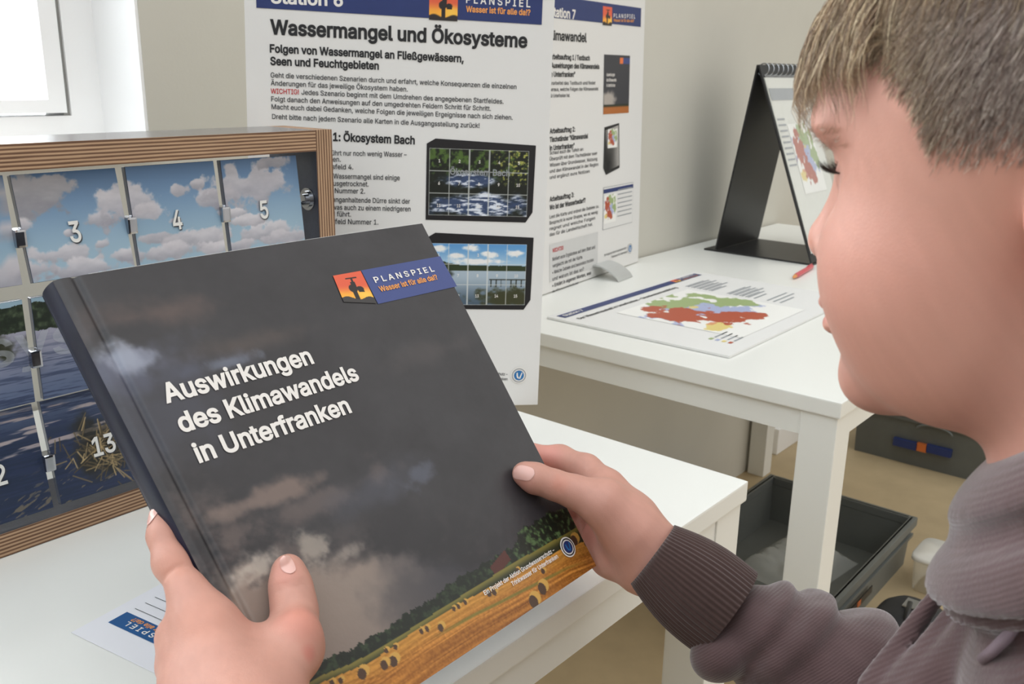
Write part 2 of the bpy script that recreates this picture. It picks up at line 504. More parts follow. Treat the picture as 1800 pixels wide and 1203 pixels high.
def lake(A, B):
    """printed picture: A from the box's right side (negative to the left), B height above the box base"""
    sky = over(np.zeros(A.shape+(3,))+np.array([150, 178, 196]), (92, 128, 170), sst(0.235, 0.318, B))
    c = sky
    def cloud(a, b, ra, rb, g=1.0):
        nonlocal c
        m = blob(A, B, a, b, ra, rb, 1.15, 62.0, 0.30)
        tone = fbm(A*60+3, B*120, 4)*0.5+sst(b-rb, b+rb, B)*0.55
        cc = np.array([138, 138, 150])*g+(tone[..., None])*np.array([82, 78, 70])
        c = c*(1-m[..., None]*0.95)+cc*m[..., None]*0.95
    for q in ((-.297, .295, .036, .016, .86), (-.245, .272, .018, .007), (-.222, .279, .028, .016), (-.205, .270, .030, .010), (-.167, .2885, .009, .005), (-.15, .292, .007, .004),
              (-.128, .279, .022, .008), (-.085, .287, .045, .017), (-.06, .308, .02, .006), (-.285, .245, .034, .008), (-.25, .249, .008, .004), (-.34, .235, .05, .012),
              (-.20, .249, .02, .006), (-.155, .243, .036, .010), (-.19, .234, .045, .007), (-.08, .240, .05, .010), (-.27, .232, .03, .008), (-.05, .232, .04, .008), (-.36, .262, .016, .008),
              (-.118, .262, .012, .004), (-.10, .253, .018, .005), (-.175, .262, .012, .004), (-.235, .238, .02, .006), (-.31, .236, .02, .008), (-.12, .231, .04, .006), (-.32, .272, .012, .006), (-.275, .262, .006, .003), (-.39, .29, .03, .012), (-.43, .25, .04, .012), (-.45, .295, .03, .012)):
        cloud(*q)
    # far shore and water
    tl = 0.206+0.004*fbm(A*90, A*0, 4)-0.012*sst(-.30, -.16, A)
    n = fbm(A*260, B*260, 4)
    trees = np.array([30, 40, 30])+n[..., None]*np.array([56, 62, 46])*sst(0.35, 0.8, n)[..., None]
    water = np.zeros(A.shape+(3,))+np.array([158, 158, 176])
    water = over(water, (92, 106, 136), sst(0.185, 0.125, B))
    water = over(water, (38, 50, 74), sst(0.122, 0.085, B))
    rip = .65*fbm(A*22+60*B, B*640+A*30, 3)+.35*fbm(A*60+9, B*1100, 2)
    dark = sst(0.46, 0.60, rip)*(0.35+0.4*sst(0.19, 0.12, B))
    water = over(water, (44, 56, 86), dark*sst(0.186, 0.16, B))
    lite = sst(0.60, 0.70, fbm(A*22+8, B*300+5, 4))*sst(0.062, 0.085, B)*sst(0.125, 0.115, B)
    water = over(water, (184, 170, 168), lite*0.85)
    shore = 0.186-0.004*sst(-.36, -.28, A)+0.002*fbm(A*200, A*0, 3)
    c = np.where((B < tl)[..., None], trees, c)
    c = np.where((B < shore)[..., None], water, c)
    island = blob(A, B, -.355, .178, .035, .016, .8, 60)
    c = over(c, (44, 46, 28), island)
    # reeds: straw stalks lying across dark stems
    m = blob(A, B, -.262, .066, .040, .034, .7, 50)
    c = over(c, (40, 38, 26), m*.8)
    if np.any(m > .05):
        rr = np.random.default_rng(11)
        for _ in range(150):
            t = rr.normal(0, 1, 2); x0, y0 = -.262+t[0]*.020, .066+t[1]*.015; an = rr.choice([rr.normal(.5, .3), rr.normal(-.6, .4), rr.normal(1.5, .25)]); ln = rr.uniform(.006, .02)
            dx, dy = math.cos(an)*ln, math.sin(an)*ln; u = np.clip(((A-x0)*dx+(B-y0)*dy)/(ln*ln), 0, 1)
            dd = np.hypot(A-x0-u*dx, B-y0-u*dy); c = over(c, np.array([176, 154, 112])*rr.uniform(.45, 1.1), sst(.0008, .0003, dd)*.85)
    st2 = sst(0.66, 0.74, fbm(A*60+B*90, B*330-A*130, 3))*sst(0.075, 0.03, B)
    return over(c, (150, 132, 100), st2*0.6)
TILT = {0: [6, 7, 12, 7, 6], 1: [0]*5, 2: [9, 11, 11, 9, 8]}
M_num = mat('raised_white_numeral', (226, 226, 222), 0.4, bump=0.02)
M_numsh = mat('number_print_shadow', (58, 62, 70), 0.5, noise=0.02)
M_flapedge = mat('flap_metal_edge', (74, 82, 100), 0.2, coat=1.0, bump=0.03)
title_V, title_F = text_mesh('Ökosystem See', 0.012, 3)
for r in range(3):
    z0, z1 = RH[r]; zc = (z0+z1)/2
    for k in range(5):
        xr = -0.034-pitch*(4-k); xl = xr-0.0885
        a = math.radians(TILT[r][k]); seen = (k in (2, 3, 4) and r == 0) or (k in (1, 2) and r > 0)
        U = np.array([1.0, 0, 0]); V = np.array([0, math.sin(a), math.cos(a)])
        pl = Plane((BX1, FY, BZ0+zc), U, V)              # local b measured from the flap's middle
        hh = (z1-z0)/2
        fl = MB().obox(pl.pt((xl+xr)/2, 0, -0.0031), np.array([U, V, pl.N]), ((xr-xl)/2, hh, 0.0029), bev=0.0006).build('flap', M_flapedge, box)
        N_ = 165 if seen else 14
        picture('flap_picture', pl, xl+.0003, -hh+.0003, xr-.0003, hh-.0003, N_, N_, lambda A, B: lake(A, B+zc), M_print, fl, 0.0002)
        num = str(r*5+k+1)
        lt = Lettering(pl, 0.0012)
        cx = (-0.081-pitch*(4-k)) if r == 0 else (-0.267-pitch*(2-k)); cz = rows[r]-zc-0.004
        wd = 0.0095 if len(num) == 1 else 0.021
        if num == '1': wd = 0.006
        lt.line(num, (cx-wd/2+.001, cz-0.010-.001), (cx+wd/2+.001, cz-0.010-.001), 0.0168, M_numsh, 0.012, 3)
        lt.h = 0.0018
        lt.line(num, (cx-wd/2, cz-0.010), (cx+wd/2, cz-0.010), 0.0168, M_num, 0.012, 3)
        lt.build('number_lettering', fl)
        if r == 1:                                        # the pale title printed across the middle row
            bm = bmesh.new()
            x0, x1 = title_V[:, 0].min(), title_V[:, 0].max()
            X = -0.452+(title_V[:, 0]-x0)/(x1-x0)*0.372; Y = title_V[:, 1]/CAP*0.030+0.160-zc
            vs = [bm.verts.new((x, y, 0)) for x, y in zip(X, Y)]
            for f in title_F:
                try: bm.faces.new([vs[i] for i in f])
                except ValueError: pass
            for xx, sgn in ((xl, -1), (xr, 1)):
                bmesh.ops.bisect_plane(bm, geom=bm.verts[:]+bm.edges[:]+bm.faces[:], plane_co=(xx, 0, 0), plane_no=(sgn, 0, 0), clear_outer=True)
            bm.verts.index_update()
            if len(bm.faces):
                part('title_lettering', [pl.pt(v.co.x, v.co.y, 0.0007) for v in bm.verts], [[v.index for v in f.verts] for f in bm.faces],
                     mat('translucent_white_print', (214, 220, 226), 0.5, alpha=0.26, noise=0.01), fl)
            bm.free()
# one axle per row with spacer clips between the flaps
for r in range(3):
    zc = BZ0+(RH[r][0]+RH[r][1])/2-0.006
    MB().tube([(BX0+PT, FY+0.006, zc), (BX1-PT, FY+0.006, zc)], 0.0022, 10).build('axle', M_chrome, box, True)
    for k in range(4):
        x = BX1-0.034-pitch*(4-k)+0.0035
        MB().box((x-0.0045, FY-0.006, zc-0.008), (x+0.0045, FY+0.009, zc+0.007), bev=0.002).build('spacer_clip', M_chrome, box)
    wa = MB()
    for j, (rr, w) in enumerate(((0.0115, 0.002), (0.0085, 0.0045), (0.0055, 0.008))):
        wa.tube([(BX1-PT, FY+0.004, zc+.004), (BX1-PT-w, FY+0.004, zc+.004)], rr, 28)
    wa.build('axle_nut', M_chrome, box, False)
# bevelled phenolic strip in front of the lower panel
# ------------------------------------------------------------------ printed pieces shared by the posters, the book and the card
def tap_logo(A, B):
    """sunset square with a standpipe silhouette; A, B run 0..1"""
    c = over(np.zeros(A.shape+(3,))+np.array([226, 96, 66]), (250, 176, 60), sst(0.62, 0.22, B))
    c = over(c, (252, 206, 84), blob(A, B, .78, .28, .42, .22, 0, 1, .9)*0.8)
    g = 0.14+0.05*np.sin(A*9)
    dk = (40, 36, 36)
    def box_(a0, a1, b0, b1): return ((A > a0)&(A < a1)&(B > b0)&(B < b1)).astype(float)
    sil = np.maximum.reduce([box_(.42, .56, 0, .42), blob(A, B, .47, .48, .14, .14, 0, 1, .1), box_(.46, .62, .45, .70), box_(.36, .75, .80, .85), box_(.52, .58, .62, .82),
                             blob(A, B, .70, .46, .12, .09, 0, 1, .1)*(A > .58), box_(.62, .80, .36, .42)])
    return over(over(c, dk, sil), (46, 40, 40), sst(g+.02, g-.02, B))
def logo_picture(plane, a0, b0, w, h, parent, n=40, hgt=0.0006):
    return picture('logo_picture', plane, a0, b0, a0+w, b0+h, n, n, lambda A, B: tap_logo((A-a0)/w, (B-b0)/h), M_print, parent, hgt)
M_blue = mat('seal_blue', (34, 110, 170), 0.45, noise=0.03)
M_sealgrey = mat('seal_grey', (150, 154, 158), 0.5, noise=0.03)
def seal(plane, a, b, R, parent, h=0.0006, dark=M_sealgrey, mid=M_whiteink):
    m = MB(); n = 36
    def disc(r0, r1, mi, hh):
        V = []; F = []
        for k in range(n):
            t = 2*math.pi*k/n
            V += [plane.pt(a+r0*math.cos(t), b+r0*math.sin(t), hh), plane.pt(a+r1*math.cos(t), b+r1*math.sin(t), hh)]
        for k in range(n):
            k2 = (k+1) % n; F.append((2*k, 2*k+1, 2*k2+1, 2*k2))
        m.add(V, F, mi)
    disc(0, R, 0, h); disc(R*.74, R*.86, 1, h+.0002); disc(0, R*.60, 2, h+.0003)
    # the two strokes of the emblem inside
    for pts in ([(-.30, .30), (-.16, .36), (-.12, -.10), (.0, -.26), (.0, -.40), (-.22, -.30), (-.30, -.05)], [(.0, -.40), (.30, .36), (.42, .32), (.16, -.40)]):
        m.add([plane.pt(a+p*R, b+q*R, h+.0005) for p, q in pts], [tuple(range(len(pts)))[::-1]], 3)
    return m.build('seal_emblem', [mid, dark, M_navy if dark is M_ink else M_blue, M_blue if dark is M_ink else M_whiteink], parent)

def flapbox_picture(plane, corners, kind, parent, name, hgt=0.0006):
    """small printed photo of a flap box; corners px: outer left, outer right, top, bottom of the photo, local coordinates"""
    a0, b0, a1, b1 = corners
    def paint(A, B):
        s = (A-a0)/(a1-a0); t = (B-b0)/(b1-b0)
        n = fbm(s*26, t*16, 5)
        if kind == 'stream':
            c = np.zeros(A.shape+(3,))+np.array([22, 28, 20])
            c = over(c, (78, 104, 46), sst(.45, .68, n)*sst(.45, .75, t))
            c = over(c, (168, 170, 86), sst(.55, .72, fbm(s*40, t*30, 4))*sst(.5, .8, s)*sst(.4, .6, t))
            w = np.maximum(blob(s, t, .42, .52, .30, .12, .6, 9), blob(s, t, .55, .16, .55, .20, .6, 9))
            c = over(c, (60, 78, 116), w*.9)
            c = over(c, (224, 230, 240), w*sst(.46, .62, fbm(s*14, t*44, 4)))
        else:
            c = over(np.zeros(A.shape+(3,))+np.array([168, 200, 222]), (92, 152, 206), sst(.62, 1., t))
            for q in ((.1, .92, .09, .07), (.45, .93, .1, .06), (.28, .80, .08, .05), (.62, .82, .09, .06), (.88, .85, .1, .06), (.5, .72, .3, .05)):
                c = over(c, (238, 238, 236), blob(s, t, *q, .7, 14))
            c = over(c, (46, 58, 30), (t < .64+.10*sst(.35, .0, s)+.02*n)*1.0)
            c = np.where((t < .56)[..., None], over(np.zeros(A.shape+(3,))+np.array([168, 184, 196]), (74, 92, 108), sst(.5, .0, t)), c)
            c = over(c, (40, 46, 40), blob(s, t, .1, .5, .14, .16, .7, 9)); c = over(c, (58, 60, 34), blob(s, t, .85, .12, .4, .18, .7, 16)); c = over(c, (44, 48, 34), ((abs(t-.42) < .012)|((np.sin(s*120) > .8)&(t > .30)&(t < .42)))*(s > .62)*1.)
        gx = np.abs(((s*5+.5) % 1)-.5)/5*(a1-a0); gy = np.abs(((t*3+.5) % 1)-.5)/3*(b1-b0)
        return over(c, (212, 214, 210), (np.minimum(gx, gy) < .0005)*.8)
    p = picture(name, plane, a0, b0, a1, b1, 150, 100, paint, M_print, parent, hgt)
    lt = Lettering(plane, hgt+.0004)
    w, h = (a1-a0)/5, (b1-b0)/3
    for i in range(15):
        x = a0+w*(i % 5+.5); y = b1-h*(i//5+.62); s = str(i+1); ww = .0021*len(s)
        lt.line(s, (x-ww/2, y), (x+ww/2, y), .0034, M_whiteink, .012, 1); lt.build('number_lettering', parent)
    return p, lt

# ------------------------------------------------------------------ main poster (stands on the near table, turned to the viewer)
def poster_axes(th, lean, ro):
    u = np.array([math.cos(th), math.sin(th), 0]); h = np.array([-math.sin(th), math.cos(th), 0])
    up = np.array([0, 0, math.cos(lean)])+h*math.sin(lean)
    return u*math.cos(ro)+up*math.sin(ro), up*math.cos(ro)-u*math.sin(ro)
U, V = poster_axes(-0.686, 0.064, -0.031)
P6 = Plane((0.864, 0.675, 0.742), U, V)
BWID, BHGT = 0.340, 0.4985
post = thing('poster', 'large white poster headed Wassermangel und Ökosysteme standing behind the plywood box', 'poster', tuple(P6.pt(-BWID/2, 0)))
board = MB().obox(P6.pt(-BWID/2, BHGT/2, -0.0021), np.array([P6.U, P6.V, P6.N]), (BWID/2, BHGT/2, 0.002), bev=0.0004).build('board', M_board, post)
def band(plane, a0, b0, a1, b1, m, parent, name='header_band', h=0.0004):
    return part(name, [plane.pt(a0, b0, h), plane.pt(a1, b0, h), plane.pt(a1, b1, h), plane.pt(a0, b1, h)], [(0, 1, 2, 3)], m, parent)
band(P6, -0.3275, 0.4487, -0.0142, 0.4835, M_navy, post)
q = P6.ab(754, 33); q2 = P6.ab(804, 33)
logo_picture(P6, q[0], q[1]-.001, q2[0]-q[0], 0.0335, post, 44)
L = Lettering(P6, 0.0007)
L.px('Station 6', (476, 5), (603, 11), 22, M_whiteink, .02, 3)
L.build('header_lettering', post)
L.px('P L A N S P I E L', (819, 5.0), (932, 13.0), 13, M_whiteink, .012, 2)
L.px('Wasser ist für alle da!?', (819, 20.7), (932, 27.2), 10, M_orange, .018, 2)
L.build('slogan_lettering', post)
L = Lettering(P6)
L.px('Wassermangel und Ökosysteme', (475, 59.3), (926.7, 83.3), 24.5, M_ink, .022, 3)
L.px('Folgen von Wassermangel an Fließgewässern,', (474.3, 91.7), (815, 109.5), 13.5, M_ink, .022, 2)
L.px('Seen und Feuchtgebieten', (475, 113.8), (666, 122.2), 13.5, M_ink, .022, 2)
L.build('title_lettering', post)
L = Lettering(P6)
for s, a, b in (('Geht die verschiedenen Szenarien durch und erfahrt, welche Konsequenzen die einzelnen', (475.7, 136), (907.7, 156.7)),
                ('Änderungen für das jeweilige Ökosystem haben.', (476, 150), (716.7, 161)),
                ('Jedes Szenario beginnt mit dem Umdrehen des angegebenen Startfeldes.', (530, 166.3), (885, 182.6)),
                ('Folgt danach den Anweisungen auf den umgedrehten Feldern Schritt für Schritt.', (476.7, 178), (862.7, 195)),
                ('Macht euch dabei Gedanken, welche Folgen die jeweiligen Ergeignisse nach sich ziehen.', (477.3, 191.7), (901, 210.7)),
                ('Dreht bitte nach jedem Szenario alle Karten in die Ausgangsstellung zurück!', (478.3, 209), (842.7, 225))):
    L.px(s, a, b, 8.6, M_inkgrey, .006, 2)
L.build('instruction_lettering', post)
L = Lettering(P6)
L.px('WICHTIG!', (476, 164.3), (525.5, 166), 8.6, M_red, .008, 2)
L.build('warning_lettering', post)
L = Lettering(P6)
for s, a, b in (('führt nur noch wenig Wasser –', (579, 273), (715, 276)), ('sterben.', (560, 283.5), (599, 284.5)), ('Ereignisfeld 4.', (549, 296.5), (621, 298)),
                ('Wassermangel sind einige', (586, 313.8), (702.7, 317)), ('ausgetrocknet.', (580, 326.5), (648, 328)), ('Ereignisfeld Nummer 2.', (527, 338), (641.7, 340.5)),
                ('langanhaltende Dürre sinkt der', (582, 355), (720.7, 358.3)), ('was auch zu einem niedrigeren', (584, 368.5), (721.7, 371.8)), ('Stand führt.', (562, 380), (617, 381)), ('Ereignisfeld Nummer 1.', (550, 393), (665, 395))):
    L.px(s, a, b, 8.6, M_inkgrey, .006, 2)
L.build('body_lettering', post)
L = Lettering(P6)
L.px('Auftrag 1: Ökosystem Bach', (522, 244.7), (729, 253.5), 14, M_ink, .022, 2)
L.build('section_lettering', post)
# the two printed boxes
for kind, px_, ins in (('stream', ((748, 386.5), (942, 256)), ((753, 378), (930, 266))), ('lake', ((748, 543), (938, 418)), ((752, 536), (926, 430)))):
    a0, b0 = P6.ab(*px_[0]); a1, b1 = P6.ab(*px_[1])
    L = Lettering(P6, .0004)
    L.poly([(a0, b0), (a1-.009, b0-.001), (a1-.001, b0+.011), (a1, b1), (a0+.010, b1+.004), (a0, b1-.002)], M_black)
    L.build('box_drawing', post)
    i0 = P6.ab(*ins[0]); i1 = P6.ab(*ins[1])
    p_, lt = flapbox_picture(P6, (i0[0], i0[1], i1[0], i1[1]), kind, post, 'printed_photo')
    if kind == 'stream':
        lt.line('Ökosystem Bach', (i0[0]+.024, i0[1]+.047), (i1[0]-.022, i0[1]+.047), .007, M_sealgrey, .01, 2)
    if lt.mb.v: lt.build('photo_lettering', post)
q = P6.ab(912, 660)
seal(P6, q[0], q[1], 0.0103, post)
L = Lettering(P6)
L.px('Ein Projekt der Aktion Grundwasserschutz –', (775, 656), (892, 660.5), 5, M_inkgrey, .005, 1)
L.px('Trinkwasser für Unterfranken', (812, 666), (892, 669), 5, M_inkgrey, .005, 1)
L.build('footer_lettering', post)
M_clip = mat('matt_aluminium', (206, 208, 206), 0.38, metal=0.55, bump=0.05, bscale=400)
def foot_clip(plane, a, parent, z):
    """curved metal foot that grips the lower edge of a board"""
    w = 0.062; m = MB(); n = 9; V = []; F = []
    nh = unit([plane.N[0], plane.N[1], 0])
    B0 = plane.pt(a, 0, 0)
    prof = [(-0.012, 0.0), (-0.010, 0.022), (0.004, 0.026)]+[(0.004+0.055*t, 0.026*math.cos(t*math.pi/2)**0.7) for t in np.linspace(0.12, 1, n)]
    for d, zz in prof:
        for e, dz in ((-w/2, 0), (w/2, 0)):
            p = B0+plane.U*e+nh*d; V.append((p[0], p[1], z+zz+0.0015))
    for d, zz in prof[::-1]:
        for e in (-w/2, w/2):
            p = B0+plane.U*e+nh*d; V.append((p[0], p[1], max(z+zz-0.0015, z)))
    k = len(V)//2
    for i in range(k-1): F.append((2*i, 2*i+1, 2*i+3, 2*i+2))
    for i in range(k//2-1):
        F.append((2*i, 2*i+2, 2*(k-2-i), 2*(k-1-i))); F.append((2*i+1, 2*(k-1-i)+1, 2*(k-2-i)+1, 2*i+3))
    F.append((2*(k-1), 2*(k-1)+1, 1, 0))
    return m.add(V, F).build('foot_clip', M_clip, parent, False)
# ------------------------------------------------------------------ second poster, against the wall on the far table
U, V = poster_axes(0.114, 0.030, 0.0)
P7 = Plane((1.730, 1.083, 0.7422), U, V)
p7w, p7h = 0.420, 0.541
p7 = thing('poster', 'white Station 7 poster leaning near the wall on the far table beside the map', 'poster', tuple(P7.pt(-p7w/2, 0)))
MB().obox(P7.pt(-p7w/2, p7h/2, -0.0021), np.array([P7.U, P7.V, P7.N]), (p7w/2, p7h/2, 0.002), bev=0.0004).build('board', M_board, p7)
band(P7, -p7w+.012, 0.4868, -0.0183, 0.5230, M_navy, p7)
a = P7.ab(1059, 44); b = P7.ab(1075, 44)
logo_picture(P7, a[0], a[1], b[0]-a[0], 0.034, p7, 24)
L = Lettering(P7, .0007)
a = P7.ab(1011, 33)
L.line('Station 7', (a[0]-.089, a[1]), (a[0], a[1]-.0005), .0150, M_whiteink, .02, 2)
L.build('header_lettering', p7)
L.px('P L A N S P I E L', (1078, 31), (1116, 32.5), 7, M_whiteink, .01, 1)
L.px('Wasser ist für alle da!?', (1078, 38), (1114, 39), 5, M_orange, .01, 1)
L.build('slogan_lettering', p7)
L = Lettering(P7)
a = P7.ab(1031, 74)
L.line('Klimawandel', (a[0]-.139, a[1]), (a[0], a[1]), .0150, M_ink, .02, 2)
L.build('title_lettering', p7)
L = Lettering(P7)
left = -0.374
def para(y, lines, cap, m, bold, x1s):
    for i, (s, x1) in enumerate(zip(lines, x1s)):
        L.line(s, (left, y-i*cap*1.75), (x1, y-i*cap*1.75), cap, m, bold, 1)
def yb(u, v): return P7.ab(u, v)[1]
para(yb(1000, 105), ['Arbeitsauftrag 1 / Textbuch', '"Auswirkungen des Klimawandels', 'in Unterfranken"'], .0085, M_ink, .02, (-.23, -.192, -.285))
para(yb(1000, 149), ['Erarbeitet das Textbuch und findet', 'heraus, welche Folgen der Klimawandel', 'für Unterfranken hat.'], .0062, M_inkgrey, .004, (-.207, -.195, -.303))
L.build('task_lettering', p7)
para(yb(1000, 232), ['Arbeitsauftrag 2:', 'Tischständer "Klimawandel', 'in Unterfranken"'], .0085, M_ink, .02, (-.283, -.233, -.285))
para(yb(1000, 268), ['Schaut euch die Tafeln an:', 'Überprüft mit dem Tischständer euer', 'Wissen über Grundwasser, Nutzung', 'und den Klimawandel in der Region', 'und ergänzt eure Notizen'], .0062, M_inkgrey, .004, (-.25, -.195, -.195, -.19, -.225))
L.build('task_lettering', p7)
para(yb(1000, 348), ['Arbeitsauftrag 3:', 'Wo ist der Wasserbedarf?'], .0085, M_ink, .02, (-.285, -.24))
para(yb(1000, 377), ['Lest die Karte und ordnet die Gebiete zu.', 'Besprecht in eurer Gruppe, wo es wenig', 'regnet und welche Folgen', 'das für die Landwirtschaft hat.'], .0062, M_inkgrey, .004, (-.185, -.19, -.20, -.21))
L.build('task_lettering', p7)
g0 = P7.ab(975, 494); g1 = P7.ab(1051, 404)
band(P7, left, g0[1], g1[0], g1[1]-.004, mat('pale_grey_print', (206, 206, 204), 0.5, noise=.02), p7, 'grey_box')
L = Lettering(P7, .0006)
L.line('WICHTIG!', (left+.01, g1[1]-.02), (left+.05, g1[1]-.02), .007, M_red, .02, 1)
for i, (s, w) in enumerate((('Notiert eure Ergebnisse auf dem Blatt und', .165), ('vergleicht sie mit der Karte.', .115), ('• Welche Gebiete sind besonders trocken', .16), ('und warum ist das so?', .12), ('• Erklärt in eigenen Worten, was', .15), ('der Klimawandel bedeutet.', .10))):
    L.line(s, (left+.01, g1[1]-.036-.0125*i), (left+.01+w, g1[1]-.036-.0125*i), .0066, M_inkgrey, .01, 1)
L.build('box_lettering', p7)
def thumb_cover(A, B, a0, b0, a1, b1):
    s = (A-a0)/(a1-a0); t = (B-b0)/(b1-b0)
    c = np.zeros(A.shape+(3,))+np.array([58, 58, 64])
    c = over(c, (176, 168, 160), blob(s, t, .2, .26, .3, .16, .5, 8)); c = over(c, (36, 44, 30), sst(.17, .15, t)); c = over(c, (176, 104, 46), sst(.13, .11, t))
    c = over(c, (60, 74, 130), ((s > .64)&(t > .86)&(t < .95))*1.); return over(c, (232, 120, 60), ((s > .60)&(s < .72)&(t > .86)&(t < .95))*1.)
a0, b0 = P7.ab(1060, 201); a1, b1 = P7.ab(1107, 98)
picture('printed_photo', P7, a0, b0, a1, b1, 40, 60, lambda A, B: thumb_cover(A, B, a0, b0, a1, b1), M_print, p7, .0006)
L = Lettering(P7, .0010)
for i, (s, w) in enumerate((('Auswirkungen', .043), ('des Klimawandels', .052), ('in Unterfranken', .046))):
    L.line(s, (a0+.010, b1-.040-.010*i), (a0+.010+w*.8, b1-.040-.010*i), .006, M_whiteink, .01, 1)
L.build('photo_lettering', p7)
MAPA = (178, 84, 58); MAPG = (158, 176, 122); MAPL = (172, 180, 212); MAPY = (226, 206, 130)
def region_map(s, t):
    """printed district map: rust, lavender and green areas on white, s and t 0..1"""
    c = np.zeros(s.shape+(3,))+np.array([240, 239, 234])
    jag = 1.0
    outl = lambda a, b, ra, rb, sc_=9: blob(s, t, a, b, ra, rb, jag, sc_, .06)
    c = over(c, MAPL, np.maximum(outl(.42, .62, .34, .26), outl(.62, .45, .26, .22)))
    c = over(c, MAPG, np.maximum(outl(.58, .74, .30, .20), outl(.80, .52, .20, .16)))
    c = over(c, MAPL, outl(.52, .56, .16, .12, 9))
    c = over(c, MAPY, np.maximum(outl(.16, .28, .13, .08), outl(.52, .66, .04, .03)*.9))
    c = over(c, MAPA, np.maximum.reduce([outl(.25, .60, .16, .26), outl(.40, .36, .18, .17), outl(.56, .20, .12, .10)]))
    return over(c, (214, 140, 96), outl(.20, .33, .06, .04)*.8)
# stand display drawing and map drawing on the poster
a0, b0 = P7.ab(1060, 305); a1, b1 = P7.ab(1088, 220)
L = Lettering(P7, .0004)
L.poly([(a0, b0+.01), (a0+.012, b0-.004), (a1+.006, b0+.006), (a1, b1+.004), (a0+.002, b1-.002)], M_black)
L.poly([(a0+.013, b0+.003), (a1+.003, b0+.011), (a1-.003, b1), (a0+.006, b1-.008)], M_whiteink)
L.build('stand_drawing', p7)
picture('printed_map', P7, a0+.016, b0+.048, a1-.008, b0+.085, 30, 30, lambda A, B: region_map((A-a0-.016)/(a1-a0-.024), (B-b0-.048)/.037), M_print, p7, .0008)
a0, b0 = P7.ab(1059, 405); a1, b1 = P7.ab(1113, 320)
band(P7, a0, b0, a1, b1, M_sealgrey, p7, 'map_border')
band(P7, a0+.001, b0+.001, a1-.001, b1-.001, M_board, p7, 'map_sheet', .0007)
band(P7, a0+.001, b1-.012, a1-.001, b1-.004, M_navy, p7, 'map_band', .0009)
picture('printed_map', P7, a0+.004, b0+.012, a0+.056, b1-.016, 50, 50, lambda A, B: region_map((A-a0-.004)/.052, (B-b0-.012)/(b1-b0-.028)), M_print, p7, .0010)
L = Lettering(P7, .0011)
for i in range(7):
    L.poly([(a0+.062, b0+.02+.009*i), (a1-.006, b0+.02+.009*i), (a1-.006, b0+.022+.009*i), (a0+.062, b0+.022+.009*i)], M_sealgrey)
L.build('map_lettering', p7)
q = P7.ab(1107, 437)
seal(P7, q[0], q[1], .0125, p7)
L = Lettering(P7)
L.px('Ein Projekt der Aktion Grundwasserschutz –', (1062, 451), (1102, 437), 4, M_inkgrey, .004, 1)
L.px('Trinkwasser für Unterfranken', (1074, 454), (1102, 444.5), 4, M_inkgrey, .004, 1)
L.build('footer_lettering', p7)
a = P7.ab(1052, 480)
foot_clip(P7, a[0]+.005, p7, 0.7412)
foot_clip(P6, -0.13, post, 0.7406)

# ------------------------------------------------------------------ the book held by the child
TLp = CAM+np.array([.238, .536, -.118])
PB0 = Plane(TLp, (1, .033, -.010), (-.012, .609, .793))
cTL, cTR, cBR, cBL = [PB0.ab(*p) for p in ((94, 492), (742, 393), (1048, 995), (525, 1344))]
PB = Plane(PB0.pt(*cTL), PB0.pt(*cTR)-PB0.pt(*cTL), PB0.V)
cTL, cTR, cBR, cBL = [PB.ab(*p) for p in ((94, 492), (742, 393), (1048, 995), (525, 1344))]
def quad(s, t):
    s = np.asarray(s)[..., None]; t = np.asarray(t)[..., None]
    return (cTL*(1-s)+cTR*s)*(1-t)+(cBL*(1-s)+cBR*s)*t
def bpx(u, v): return PB.ab(u, v)
def bpoly(pts): return np.array([bpx(*p) for p in pts])
def inside_under(A, B, pts):
    """1 below the polyline through pts (a, b local)"""
    o = np.argsort(pts[:, 0]); return B-np.interp(A, pts[o, 0], pts[o, 1])
